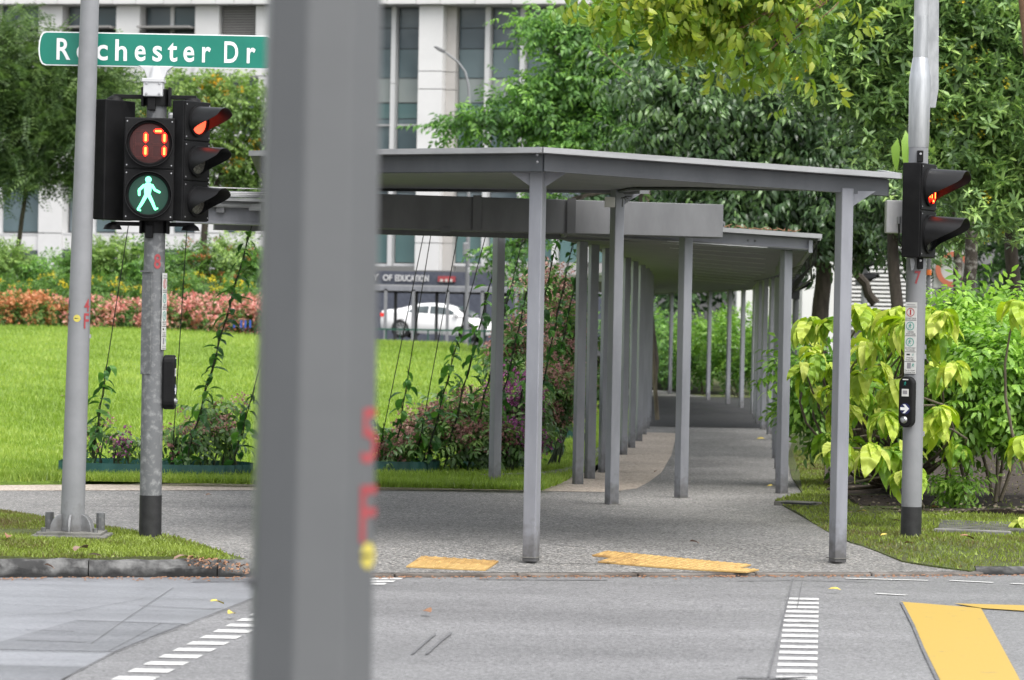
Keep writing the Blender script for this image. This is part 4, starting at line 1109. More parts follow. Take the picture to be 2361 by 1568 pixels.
# ================================================================= BUILDINGS AND BACKGROUND
def fac(vx, vy, off=0.0):
    d = ray(vx, vy)
    t = (150 - .27 * 20 + off) / (d.y + .27 * d.x)
    return Vector((d.x * t, d.y * t, CAMZ + d.z * t))
FD = Vector((1, -.27, 0)).normalized(); FN = Vector((-.27, -1, 0)).normalized()   # along the front, out of it
def fbox(mb, x0, x1, y0, y1, off0=0.0, off1=.5, yr=None):
    yr = (y0 + y1) / 2 if yr is None else yr
    a, b = fac(x0, yr), fac(x1, yr)
    xm = (x0 + x1) / 2
    z1, z0 = fac(xm, y0).z, fac(xm, y1).z
    def ring(z): return [Vector((p.x, p.y, z)) - FN * o for p, o in ((a, off0), (b, off0), (b, off1), (a, off1))]
    return mb.hexa(ring(z0), ring(z1))
bld = thing('office_building', fac(500, 700), 'pale panelled office building with teal glass behind the trees', 'building')
def bpart(name, mat, x0, x1, y0, y1, o0=0, o1=.5, yr=None, par=None):
    mb = MB(); fbox(mb, x0, x1, y0, y1, o0, o1, yr); return mb.build(name, mt[mat], par or bld)
js = [-160, -60, 20, 91, 142, 206, 269, 322, 386, 450, 505, 548, 590, 660, 745, 830, 900, 967, 1022, 1102, 1186, 1270, 1350, 1430, 1510]
for a, b in zip(js[:-1], js[1:]): bpart('cornice_panel', 'bpanel', a + .6, b - .6, -330, 11, -.5, 1.2, 0)
piers = [(-160, -110), (89, 143), (268, 322), (450, 505), (590, 660), (745, 800)]
for a, b in piers:
    for y0, y1 in ((12, 90), (91, 175), (176, 310), (311, 400), (401, 537), (538, 620)):
        bpart('wall_panel', 'bpanel', a, b, y0 + .7, y1 - .7, 0, .9, 40 if y1 < 200 else 470)
bays = [(-110, 89), (143, 268), (322, 450), (505, 590), (660, 745)]
for i, (a, b) in enumerate(bays):
    for (y0, y1, yr) in ((12, 80, 40), (176, 310, 40), (400, 537, 470)):
        if i == 3 and y0 == 12:
            w = bpart('louvre_panel', 'bdark', a, b, y0, y1 + 20, .5, .6, yr)
            for k in range(16):
                yy = y0 + 3 + k * 6
                bpart('louvre_slat', 'louvre', a + 4, b - 4, yy, yy + 3, .3, .5, yr, w)
            continue
        w = bpart('window', 'bdark', a, b, y0, y1, .78, .88, yr)
        m_ = (a + b) / 2
        for (c, d) in ((a + 5, m_ - 4), (m_ + 4, b - 5)):
            bpart('window_pane', 'glass2' if (i + int(c)) % 2 else 'glass', c, d, y0 + (16 if y0 > 300 else 2), y1 - 4, .72, .77, yr, w)
            if y0 > 300: bpart('window_pane', 'glass3' if i % 2 else 'blind', c, d, y0 + 1, y0 + 15, .72, .77, yr, w)
        bpart('mullion', 'bframe', m_ - 4, m_ + 4, y0, y1, .6, .77, yr, w)
        bpart('window_sill', 'bframe', a, b, y1, y1 + 5, .1, .8, yr, w)
        if y0 == 12: bpart('sun_ledge', 'louvre', a + 4, b - 4, 62, 66, -.6, .7, yr, w)
    bpart('spandrel', 'bpanel', a, b, 87, 175, .15, .9, 40); bpart('spandrel', 'bpanel', a, b, 311, 399, .15, .9, 400); bpart('spandrel', 'bpanel', a, b, 543, 575, .1, .9, 500); bpart('plinth', 'granite', a, b, 575.5, 790, .1, .9, 500)
# glazed centre
for (a, b) in ((800, 895), (905, 967), (1045, 1112), (1123, 1193), (1204, 1275), (1286, 1350), (1360, 1440), (1450, 1510)):
    w = bpart('window', 'bdark', a, b, 12, 612, 1.0, 1.1, 100)
    for y0, y1, mk in ((14, 60, 'glass2'), (62, 108, 'glass2'), (110, 176, 'glass'), (178, 233, 'glass3'), (236, 270, 'blind'), (272, 283, 'glass'), (288, 360, 'glass'), (362, 440, 'glass'), (442, 515, 'glass2'), (517, 604, 'blind')):
        bpart('window_pane', mk, a + 2, b - 2, y0, y1, .9 + .02 * ((int(a) + y0) % 3), 1.0, 100, w)
    bpart('transom', 'bframe', a + 2, b - 2, 284, 287.5, .8, 1.0, 100, w)
    bpart('window_sill', 'bframe', a + 2, b - 2, 607, 613, .6, 1.0, 100, w)
for a, b in ((895, 905), (1112, 1123), (1193, 1204), (1275, 1286), (1350, 1360), (1440, 1450)):
    bpart('mullion', 'bframe', a, b, 12, 190, .45, 1.05, 100); bpart('mullion', 'bframe', a, b, 191, 613, .45, 1.05, 100)
for y0, y1 in ((12, 164), (165, 205), (206, 400), (401, 470), (471, 530), (531, 560), (561, 624)):
    bpart('column_panel', 'bpanel', 967, 1022, y0 + .4, y1 - .4, -.1, 1.1, 100)
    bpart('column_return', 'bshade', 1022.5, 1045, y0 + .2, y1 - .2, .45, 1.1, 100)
bpart('stone_base', 'granite', 780, 1165, 626, 800, -.1, 1.2, 640)
bpart('stone_base', 'granite2', 1165.5, 1500, 606, 655, -.15, 1.2, 640)
bpart('stone_base', 'granite', 1165.5, 1500, 656, 800, -.1, 1.2, 640)
# lettering on the stone base
def fac_text(txt, x0, x1, y0, y1, mat, bold=.02, name='letters', dep=.06):
    a, b = fac(x0, y1), fac(x1, y1); M = Matrix.Translation(a + FN * .16) @ Matrix(((FD.x, 0, FN.x, 0), (FD.y, 0, FN.y, 0), (0, 1, 0, 0), (0, 0, 0, 1)))
    w = (Vector((b.x, b.y, 0)) - Vector((a.x, a.y, 0))).length; h = fac(x0, y0).z - a.z
    mb = MB(); put_text(mb, txt, M, 0, w, 0, h, 0, bold); put_text(mb, txt, M, 0, w, 0, h, dep, bold)
    return mb.build(name, mt[mat], bld)
fac_text('MINISTRY', 762, 876, 630, 645, 'bframe'); fac_text('OF', 886, 907, 633, 647.5, 'bframe'); fac_text('EDUCATION', 914, 991, 633.5, 648.5, 'bframe')
fac_text('TOWER', 1232, 1296, 627, 643, 'louvre')
rs = bpart('red_sign', 'red', 1013, 1052, 637, 650, -.25, -.12, 640)
for k in range(3): bpart('sign_emblem', 'grey_box', 1019 + k * 11, 1025 + k * 11, 644, 650, -.28, -.251, 640, rs)

# far covered linkway
DL = 122.0
lk = thing('linkway', AT(900, 775, DL), 'distant grey covered linkway in front of the white car', 'linkway')
a, b = AT(770, 664, DL), AT(1420, 676, DL); zt = a.z; b.z = zt
MB().beam(a, b, .12, .12, .06).build('roof_edge', mt['steel'], lk); MB().beam(a + Vector((0, 1.3, .12)), b + Vector((0, 1.3, .12)), 2.6, .05, 0).build('roof', mt['steel_rail'], lk)
MB().beam(a + Vector((0, 2.5, 0)), b + Vector((0, 2.5, 0)), .12, .1, .12).build('roof_edge', mt['steel2'], lk)
for i, vx in enumerate((800, 850, 889, 953, 1032, 1112, 1190, 1268)):
    p = AT(vx, 700, DL); MB().box((p.x, p.y, (zt + .6) / 2), (.12, .12, zt - .6)).build('post', mt['pole'], lk)
for vx in (912, 960, 1007, 1072, 1118, 1165, 1240):
    p = AT(vx, 700, DL + 2.5); MB().box((p.x, p.y, (zt + .6) / 2), (.12, .12, zt - .6)).build('post', mt['steel2'], lk)
fn = thing('low_fence', AT(900, 775, 116), 'low green metal railing at the far edge of the lawn', 'fence')
zr = zat(1000, 761, 116)
MB().beam(Vector((-6, 116, zr)), Vector((-.5, 116, zr)), .05, .03, .03).build('rail', mt['fence'], fn)
for k in range(12):
    x = -6 + k * .5; MB().box((x, 116.03, zr - .4), (.05 if k % 3 == 0 else .025, .03, .86)).build('fence_post', mt['fence'], fn)

# white saloon car
DC = 130.0
w0 = AT(935, 777, DC); w1 = AT(1090, 787, DC - .8)
car = thing('car', ((w0.x + w1.x) / 2, DC, (w0.z + w1.z) / 2), 'white saloon car parked beyond the lawn behind the linkway posts', 'car')
cx_ = (w1 - w0); ang = math.atan2(-.8, 2.72)
MC = Matrix.Translation(car.location) @ Matrix.Rotation(-.22, 4, 'Z') @ Matrix.Rotation(math.atan2(-(w1.z - w0.z), 2.75) * 1.0, 4, 'Y')
# local: x forward (front to the right), y left, z up, wheel contact z = 0
st_x = [-2.32, -2.25, -2.0, -1.6, -1.1, -.5, .2, .8, 1.3, 1.8, 2.15, 2.32]
ztp = [.80, 1.0, 1.06, 1.05, 1.02, .98, .96, .95, .94, .86, .72, .55]
zlo = [.45, .32, .25, .22, .2, .19, .19, .19, .2, .22, .28, .38]
hw = [.68, .80, .87, .9, .91, .91, .91, .91, .9, .86, .76, .58]
vs, fs = [], []
for x, zt_, zl, w in zip(st_x, ztp, zlo, hw):
    sec = [(-w * .9, zl), (-w, zl + .15), (-w * 1.0, (zl + zt_) / 2 + .05), (-w * .93, zt_ - .06), (-w * .8, zt_), (0, zt_ + .03), (w * .8, zt_), (w * .93, zt_ - .06), (w, (zl + zt_) / 2 + .05), (w, zl + .15), (w * .9, zl)]
    vs += [MC @ Vector((x, y, z)) for y, z in sec]
k = 11
for i in range(len(st_x) - 1):
    for j in range(k): fs.append((i * k + j, i * k + (j + 1) % k, (i + 1) * k + (j + 1) % k, (i + 1) * k + j))
fs += [tuple(range(k))[::-1], tuple(range((len(st_x) - 1) * k, len(st_x) * k))]
body = MB().add(vs, fs).build('body', mt['car'], car, sm=True)
gx = [-1.85, -1.35, -.85, -.3, .2, .68, 1.35]; gz = [1.05, 1.20, 1.36, 1.43, 1.42, 1.30, .97]; gb = [.86, .84, .82, .8, .8, .82, .86]; gt = [.74, .64, .6, .58, .58, .62, .76]
vs, fs = [], []
for x, z, wb, wt in zip(gx, gz, gb, gt):
    vs += [MC @ Vector(q) for q in ((x, -wb, .94), (x, -wt - .02, z - .07), (x, -wt * .8, z), (x, wt * .8, z), (x, wt + .02, z - .07), (x, wb, .94))]
for i in range(len(gx) - 1):
    for j in range(5): fs.append((i * 6 + j, i * 6 + j + 1, (i + 1) * 6 + j + 1, (i + 1) * 6 + j))
MB().add(vs, fs).build('cabin', mt['car'], car, sm=True)
def side_glass(xs_, name='side_window'):
    poly = []
    for x, f in xs_:
        zt_ = float(np.interp(x, gx, gz)) - .1; wb = float(np.interp(x, gx, gb)); wt = float(np.interp(x, gx, gt))
        z = 1.0 + f * (zt_ - 1.0); w = wb + (wt + .02 - wb) * (z - .94) / max(zt_ + .03 - .94, .05)
        poly.append(MC @ Vector((x, -w - .012, z)))
    MB().prism(poly, MC.to_3x3() @ Vector((0, .01, 0))).build(name, mt['carglass'], car)
side_glass([(-1.2, 0), (-.33, 0), (-.33, .95), (-.75, .95), (-1.1, .55)]); side_glass([(-.27, 0), (.95, 0), (.6, .8), (.3, .95), (-.27, .95)])
MB().prism([MC @ Vector(q) for q in ((1.42, -.74, .98), (1.42, .74, .98), (.8, .52, 1.33), (.8, -.52, 1.33))], MC.to_3x3() @ Vector((.03, 0, .03))).build('windscreen', mt['carglass'], car)
MB().box((.85, -.95, 1.02), (.2, .14, .13), MC).build('mirror', mt['car'], car, bev=.03)
MB().box((-2.2, -.74, .84), (.2, .2, .15), MC).build('tail_lamp', mt['car_red'], car, bev=.03)
for x in (-1.38, 1.38):
    for s in (-1, 1):
        Mw = MC @ Matrix.Translation((x, s * .82, .33)) @ Matrix.Rotation(R(90) * (1 if s < 0 else -1), 4, 'X')
        MB().lathe(Mw, [(.38, .0), (.385, .085), (.0, .086)], 24).build('wheel_arch', mt['rubber'], car)
        wh = MB().lathe(Mw, [(.2, 0), (.33, .02), (.335, .09), (.31, .12), (.225, .12), (.22, .09), (0, .09)], 24).build('wheel', mt['rubber'], car, sm=True)
        sp = MB()
        for q in range(10):
            sp.box((.12, 0, .112), (.2, .035, .012), Mw @ Matrix.Rotation(2 * math.pi * q / 10, 4, 'Z'))
        sp.lathe(Mw, [(.235, .11), (.235, .124), (.212, .124), (.212, .11)], 24)
        sp.build('rim', mt['chrome'], wh)

# distant street lamp
q = AT(1076, 700, 119); sl_ = thing('street_lamp', Vector((q.x, 119, .8)), 'tall thin grey street lamp with curved arm before the glass facade', 'street lamp')
pts = [Vector((q.x, 119, .8)), AT(1079, 560, 119), AT(1081, 400, 119), AT(1082, 240, 119), AT(1080, 195, 119), AT(1072, 165, 119), AT(1055, 142, 119), AT(1030, 123, 119), AT(1016, 115, 119)]
MB().tube(pts, [.085, .075, .06, .05, .047, .043, .04, .037, .035], 10).build('mast', mt['pole'], sl_, sm=True)
hA = AT(1010, 113, 119)
MB().prism([AT(x, y, 118.9) for x, y in ((999, 107), (1006, 106), (1027, 116), (1022, 121), (1012, 117))], (0, .25, 0)).build('lantern', mt['steel2'], sl_, bev=.02)
c_ = AT(1074, 575, 118.7); MB().box(c_, (.22, .2, .5)).build('control_box', mt['pole'], sl_, bev=.05)
MB().box(AT(1087, 591, 118.6), (.22, .1, .14)).build('camera_housing', mt['white'], sl_, bev=.03); MB().box(AT(1083, 624, 118.6), (.14, .1, .2)).build('camera_housing', mt['white'], sl_, bev=.03)

# right background: pale wall, louvres, board with ring, far signal
wb_ = thing('utility_building', AT(1900, 750, 96), 'white utility building with a louvred wall seen between the right tree trunks', 'building')
def dbox(par, name, mat, x0, x1, y0, y1, D, dep):
    a, b = AT(x0, (y0 + y1) / 2, D), AT(x1, (y0 + y1) / 2, D); z1, z0 = AT((x0 + x1) / 2, y0, D).z, AT((x0 + x1) / 2, y1, D).z
    return MB().box(((a.x + b.x) / 2, D + dep / 2, (z0 + z1) / 2), (b.x - a.x, dep, z1 - z0)).build(name, mt[mat], par)
dbox(wb_, 'wall', 'wall_w', 1700, 1850, 420, 820, 96.6, .5)
dbox(wb_, 'wall', 'wall_w', 1851, 1957, 420, 820, 96, 4)
lw = dbox(wb_, 'louvre_wall', 'louvre', 1960, 2150, 420, 820, 96.5, 1)
for k in range(36): dbox(lw, 'louvre_slat', 'bpanel', 1962, 2148, 424 + k * 9.5, 429 + k * 9.5, 96.25, .2)
dbox(wb_, 'downpipe', 'bpanel', 1951, 1959, 420, 760, 95.8, .15)
rb = thing('round_sign', AT(2200, 740, 62), 'grey notice board with a rusty red ring half hidden by a tree trunk', 'sign')
dbox(rb, 'board', 'board', 2154, 2244, 576, 664, 62, .08)
Mrg = face_cam(AT(2198, 621, 61.94)); MB().lathe(Mrg, [(41 * 62 / FPX, 0), (41 * 62 / FPX, .02), (29 * 62 / FPX, .02), (29 * 62 / FPX, 0)], 40).build('ring', mt['rust'], rb)
for vx in (2168, 2232):
    p = AT(vx, 664, 62.1); MB().tube([Vector((p.x, p.y, .05)), p], .04, 8).build('leg', mt['steel2'], rb)
fs_ = thing('distant_signal', AT(1994, 760, 84), 'small grey traffic signal far behind the right trunks', 'traffic signal')
p = AT(1992, 700, 84); MB().tube([Vector((p.x, 84, .05)), Vector((p.x, 84, zat(1992, 560, 84)))], .08, 10).build('pole', mt['pole'], fs_)
h_ = face_cam(AT(1996, 610, 83.8), R(60)); fh = MB().box((0, 0, -.1), (.4, 1.1, .18), h_).build('signal_head', mt['bdark'], fs_)
for k in range(3): visor(fh, h_ @ Matrix.Translation((0, .36 - .36 * k, 0)), .14, .36)
for (vx, vy, nm) in ((2142, 628, 'orange_marker'),):
    o = thing('marker_post', AT(vx, 660, 50), 'thin dark post with an orange band behind the signal pole', 'post')
    p = AT(vx, 660, 50); MB().tube([Vector((p.x, 50, .05)), AT(vx, 560, 50)], .035, 8).build('shaft', mt['steel2'], o)
    p = AT(vx, vy, 49.95); MB().tube([p - Vector((0, 0, .04)), p + Vector((0, 0, .04))], .038, 8).build('orange_band', mt['orange'], o)
q = AT(1835, 690, 72); bs_ = thing('distant_signal', Vector((q.x, 72, .05)), 'dark signal pole beside the far end of the walkway roof', 'traffic signal')
MB().tube([Vector((q.x, 72, .05)), Vector((q.x, 72, 3.4))], .07, 10).build('pole', mt['bdark'], bs_)
h_ = face_cam(AT(1836, 640, 71.8), R(55)); fh = MB().box((0, 0, -.1), (.4, .95, .16), h_).build('signal_head', mt['black'], bs_)
for k in range(2): visor(fh, h_ @ Matrix.Translation((0, .22 - .42 * k, 0)), .14, .36)
# ================================================================= VEGETATION
def leaf8(L=1.0, w=.4, fold=.12, droop=.25):
    """leaf along +x: 8 vertices, 8 triangles, folded along the midrib"""
    v = np.array([(0, 0, 0), (.33, w * .5, fold * w), (.33, 0, .03), (.33, -w * .5, fold * w), (.7, w * .36, fold * w * .6 - droop * .45), (.7, 0, -droop * .45), (.7, -w * .36, fold * w * .6 - droop * .45), (1, 0, -droop)], float) * L
    f = np.array([(0, 2, 1), (0, 3, 2), (1, 2, 5), (1, 5, 4), (3, 6, 5), (3, 5, 2), (4, 5, 7), (5, 6, 7)])
    return v, f
def leaf2(L=1.0, w=.4, fold=.15, droop=.15):
    v = np.array([(0, 0, 0), (.45, w * .5, fold * w), (.45, -w * .5, fold * w), (1, 0, -droop)], float) * L
    return v, np.array([(0, 2, 1), (1, 2, 3)])
def rotm(yaw, pitch, roll=0.0):
    cy, sy, cp, sp, cr_, sr = math.cos(yaw), math.sin(yaw), math.cos(pitch), math.sin(pitch), math.cos(roll), math.sin(roll)
    return np.array([[cy, -sy, 0], [sy, cy, 0], [0, 0, 1]]) @ np.array([[cp, 0, sp], [0, 1, 0], [-sp, 0, cp]]) @ np.array([[1, 0, 0], [0, cr_, -sr], [0, sr, cr_]])
def assemble(items):
    V, Fc, I = [], [], []; n = 0
    for k, (v, f, Rm, t) in enumerate(items):
        V.append(v @ Rm.T + np.array(t)); Fc.append(f + n); I.append(np.full(len(v), k)); n += len(v)
    return np.vstack(V), np.vstack(Fc), np.concatenate(I)
def spray_alt(n=9, length=.5, L=.13, w=.4, droop=.3, leaf=leaf8, spread=65, pitch=20):
    """twig with leaves on both sides"""
    it = []
    for k in range(n):
        t = (k + .6) / n; s = 1 if k % 2 else -1
        if k == n - 1: yaw = 0
        else: yaw = R(spread) * s * random.uniform(.75, 1.15)
        it.append((*leaf(L * random.uniform(.8, 1.15), w, .12, droop), rotm(yaw, R(pitch) * random.uniform(.3, 1.7), random.uniform(-.5, .5)), (length * t, 0, -.18 * length * t * t)))
    return assemble(it)
def spray_whorl(n=8, L=.13, w=.3, droop=.3, leaf=leaf8, up=42):
    it = []
    for k in range(n):
        yaw = 2 * math.pi * k / n + random.uniform(-.3, .3)
        it.append((*leaf(L * random.uniform(.75, 1.15), w, .12, droop), rotm(yaw, -R(up) * random.uniform(-.6, 1.4), random.uniform(-.3, .3)), (random.uniform(-.02, .02), 0, random.uniform(-.02, .02))))
    return assemble(it)
def spray_pinnate(n=14, length=.45, L=.11, w=.32, leaf=leaf2):
    it = []
    for k in range(n):
        t = (k // 2 + .7) / (n / 2); s = 1 if k % 2 else -1
        it.append((*leaf(L * (1 - .35 * t) * random.uniform(.85, 1.1), w, .1, .12), rotm(s * R(68), R(12) * random.uniform(0, 2), 0), (length * t, 0, -.3 * length * t * t)))
    return assemble(it)
def spray_ball(n=9, r=.07, L=.05, w=.8, leaf=leaf2):
    it = []
    for k in range(n):
        d = rng.normal(size=3); d /= np.linalg.norm(d)
        it.append((*leaf(L, w, .1, .1), rotm(math.atan2(d[1], d[0]), -math.asin(d[2]), random.uniform(0, 6)), d * r * .6))
    return assemble(it)

def scatter(templates, pos, dirs, scale, upj=.35, var=None):
    """place leaf sprays: pos (N,3), dirs (N,3) twig direction, scale (N,)"""
    N_ = len(pos)
    x = dirs / np.linalg.norm(dirs, axis=1)[:, None]
    up = np.array([0, 0, 1.0]) + rng.normal(0, upj, (N_, 3))
    z = up - x * (x * up).sum(1)[:, None]
    z /= np.maximum(np.linalg.norm(z, axis=1), 1e-6)[:, None]
    y = np.cross(z, x)
    Rm = np.stack([x, y, z], 2) * scale[:, None, None]
    which = rng.integers(0, len(templates), N_)
    VV, FF, AA = [], [], []; base = 0
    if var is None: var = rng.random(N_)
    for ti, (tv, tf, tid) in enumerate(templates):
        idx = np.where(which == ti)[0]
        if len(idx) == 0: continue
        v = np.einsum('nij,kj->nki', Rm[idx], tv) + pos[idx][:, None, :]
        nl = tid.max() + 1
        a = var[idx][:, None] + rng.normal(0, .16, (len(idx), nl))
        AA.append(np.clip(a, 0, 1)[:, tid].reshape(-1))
        VV.append(v.reshape(-1, 3))
        off = base + np.arange(len(idx))[:, None, None] * len(tv)
        FF.append((tf[None] + off).reshape(-1, 3)); base += len(idx) * len(tv)
    return np.vstack(VV), np.vstack(FF), np.concatenate(AA)
def tri_mesh(name, V, Fc, A, mat):
    me = bpy.data.meshes.new(name)
    me.vertices.add(len(V)); me.vertices.foreach_set('co', V.astype(np.float32).ravel())
    me.loops.add(len(Fc) * 3); me.loops.foreach_set('vertex_index', Fc.astype(np.int32).ravel())
    me.polygons.add(len(Fc)); me.polygons.foreach_set('loop_start', np.arange(0, len(Fc) * 3, 3, dtype=np.int32))
    me.polygons.foreach_set('loop_total', np.full(len(Fc), 3, np.int32))
    at = me.attributes.new('var', 'FLOAT', 'POINT'); at.data.foreach_set('value', A.astype(np.float32))
    me.update(calc_edges=True); me.materials.append(mat)
    return me
def foliage(name, geo, mat, parent=None, stuff=True):
    V, Fc, A = geo
    off = np.array(WL[parent.name]) if parent is not None else np.zeros(3)
    o = link(name, tri_mesh(name, V - off, Fc, A, mat), parent)
    if stuff: o['kind'] = 'stuff'
    return o
def lobes_px(D, lst, depth=.8):
    """(vx, vy, rx, ry[, D]) in image units at distance D -> centre and radii in metres"""
    out = []
    for l in lst:
        d = l[4] if len(l) > 4 else D
        c = AT(l[0], l[1], d); k = d / FPX
        out.append((np.array(c), np.array([l[2] * k, max(l[2], l[3]) * k * depth, l[3] * k])))
    return out
def crown_points(lobes, n, clump=.28, per=9, shell=.55, droop=.25, up=.1):
    w = np.array([(r[0] * r[2]) for c, r in lobes]); w = w / w.sum()
    nc = max(1, n // per); P, Dd, Vv = [], [], []
    li = rng.choice(len(lobes), nc, p=w)
    for i in li:
        c, r = lobes[i]
        d = rng.normal(size=3); d /= np.linalg.norm(d)
        rad = shell + (1 - shell) * rng.random() ** .6
        cc = c + d * r * rad
        k = per
        p = cc + rng.normal(0, clump, (k, 3)) * np.array([1, 1, .55])
        o = d * np.array([1, 1, .6]) + np.array([0, 0, up]) + rng.normal(0, .55, (k, 3)); o[:, 2] -= droop
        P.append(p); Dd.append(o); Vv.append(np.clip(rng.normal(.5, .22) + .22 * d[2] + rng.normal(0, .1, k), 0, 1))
    return np.vstack(P), np.vstack(Dd), np.concatenate(Vv)
def limb(mb, a, b, r0, r1, bend=.08, n=6, sides=8):
    a, b = Vector(a), Vector(b); Ln = (b - a).length; pts, rr = [], []
    off = Vector((random.uniform(-1, 1), random.uniform(-1, 1), random.uniform(-.3, .6))) * bend * Ln
    for k in range(n + 1):
        t = k / n; pts.append(a.lerp(b, t) + off * math.sin(math.pi * t) + Vector((random.uniform(-1, 1), random.uniform(-1, 1), 0)) * r1 * .6)
        rr.append(r0 + (r1 - r0) * t ** .8)
    mb.tube(pts, rr, sides)
    return pts
def tree(name, base, fork, lobes, label, cat, geo_parts, bark, r0, group=None, lean_pts=None):
    t = thing(name, base, label, cat, group)
    mb = MB(); limb(mb, base, fork, r0, r0 * .7, .02, 8, 12)
    mb.build('trunk', mt[bark], t, sm=True)
    br = MB()
    for c, r in lobes:
        p = limb(br, fork, Vector(c), r0 * .5, r0 * .1, .1, 7, 7)
        for _ in range(4):
            d = rng.normal(size=3); d /= np.linalg.norm(d)
            limb(br, p[random.choice((4, 5, 6))], Vector(c + d * r * .85), r0 * .14, r0 * .03, .12, 4, 5)
    br.build('branch', mt[bark], t, sm=True)
    for nm, geo, m_ in geo_parts: foliage(nm, geo, m_, t)
    return t

g = lambda a, b, c: (a, b, c)
LM = dict(
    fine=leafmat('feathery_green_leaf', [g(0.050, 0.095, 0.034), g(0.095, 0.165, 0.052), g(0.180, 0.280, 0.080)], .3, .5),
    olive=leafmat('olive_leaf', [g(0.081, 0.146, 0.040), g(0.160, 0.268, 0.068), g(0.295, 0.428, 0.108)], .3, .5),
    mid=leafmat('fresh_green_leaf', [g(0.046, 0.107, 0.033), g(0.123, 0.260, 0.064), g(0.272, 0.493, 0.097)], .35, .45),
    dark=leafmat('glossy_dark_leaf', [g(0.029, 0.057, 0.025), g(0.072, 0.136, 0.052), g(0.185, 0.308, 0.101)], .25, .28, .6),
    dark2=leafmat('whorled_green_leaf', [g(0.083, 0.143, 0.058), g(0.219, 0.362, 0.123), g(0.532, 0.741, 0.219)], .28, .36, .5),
    yell=leafmat('yellow_green_leaf', [g(0.120, 0.230, 0.030), g(0.210, 0.320, 0.040), g(0.420, 0.470, 0.070)], .4, .4),
    lime=leafmat('lime_frond', [g(.13, .27, .02), g(.18, .34, .03)], .4, .45),
    far=leafmat('far_dark_leaf', [g(0.022, 0.055, 0.022), g(0.046, 0.100, 0.036), g(0.091, 0.182, 0.055)], .2, .5),
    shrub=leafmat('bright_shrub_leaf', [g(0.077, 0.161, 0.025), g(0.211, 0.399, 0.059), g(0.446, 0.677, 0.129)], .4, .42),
    shrub2=leafmat('mid_green_shrub_leaf', [g(0.075, 0.169, 0.031), g(0.150, 0.312, 0.050), g(0.300, 0.512, 0.081)], .35, .42),
    lettuce=leafmat('lettuce_shrub_leaf', [g(0.270, 0.420, 0.045), g(0.420, 0.570, 0.065), g(0.570, 0.680, 0.110), g(0.660, 0.730, 0.170)], .38, .42, .4, vein=True),
    lettuce2=leafmat('lettuce_shrub_older_leaf', [g(0.157, 0.325, 0.045), g(0.246, 0.426, 0.056), g(0.381, 0.538, 0.073)], .35, .42, .4, vein=True),
    vine=leafmat('vine_leaf', [g(0.030, 0.094, 0.022), g(0.056, 0.169, 0.034), g(0.140, 0.319, 0.056)], .3, .33, .5, vein=True),
    bush=leafmat('bush_leaf', [g(0.060, 0.120, 0.035), g(0.105, 0.200, 0.055), g(0.200, 0.320, 0.090)], .3, .36),
    rose=leafmat('maroon_flower', [g(0.200, 0.085, 0.085), g(0.360, 0.180, 0.165), g(0.500, 0.320, 0.260)], .2, .6),
    mauve=leafmat('mauve_flower', [g(0.224, 0.056, 0.176), g(0.384, 0.112, 0.288)], .2, .6),
    pink=leafmat('pink_flower', [g(0.580, 0.200, 0.180), g(0.700, 0.310, 0.270), g(0.780, 0.450, 0.390)], .25, .6),
    orange=leafmat('orange_flower', [g(0.520, 0.200, 0.090), g(0.620, 0.300, 0.150)], .25, .6),
    yellow=leafmat('yellow_flower', [g(0.715, 0.495, 0.022), g(0.750, 0.638, 0.044)], .25, .6),
    amber=leafmat('amber_blossom', [g(.5, .27, .01), g(.62, .38, .02)], .25, .6),
    redtip=leafmat('red_tip_leaf', [g(.30, .09, .03), g(.42, .15, .05)], .3, .5),
    hedge=leafmat('hedge_leaf', [g(0.057, 0.127, 0.034), g(0.103, 0.207, 0.048), g(0.184, 0.333, 0.069)], .3, .5),
    grass=leafmat('grass_blade', [g(0.170, 0.260, 0.035), g(0.250, 0.370, 0.055), g(0.390, 0.490, 0.100)], .4, .45),
    grass2=leafmat('verge_grass_blade', [g(0.171, 0.140, 0.055), g(0.183, 0.244, 0.037), g(0.305, 0.390, 0.067)], .35, .5),
    grass3=leafmat('shaded_grass_blade', [g(.06, .11, .015), g(.10, .17, .02), g(.17, .22, .03)], .35, .5),
)
SP = dict(
    pin=[spray_pinnate(16, .55, .14, .34) for _ in range(4)],
    alt=[spray_alt(9, .5, .15, .42, .35) for _ in range(4)],
    alt_far=[spray_alt(10, .5, .15, .45, .2, leaf2) for _ in range(4)],
    droopy=[spray_alt(9, .5, .16, .36, .45, leaf8, 55, 45) for _ in range(4)],
    whorl=[spray_whorl(7, .15, .3) for _ in range(8)],
    big=[spray_alt(7, .45, .2, .46, .35, leaf8, 50, 55) for _ in range(4)],
    small=[spray_alt(11, .3, .085, .4, .3, leaf8, 60, 25) for _ in range(4)],
    ball=[spray_ball(10) for _ in range(4)],
    frond=[spray_pinnate(30, 1.0, .16, .26, leaf8) for _ in range(3)],
)
def sc(n, a, b): return rng.uniform(a, b, n)
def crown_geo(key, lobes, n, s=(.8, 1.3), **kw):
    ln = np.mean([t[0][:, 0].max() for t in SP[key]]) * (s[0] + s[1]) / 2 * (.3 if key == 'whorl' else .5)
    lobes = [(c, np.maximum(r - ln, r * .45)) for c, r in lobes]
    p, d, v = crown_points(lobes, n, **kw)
    return scatter(SP[key], p, d, sc(len(p), *s), .35, v)

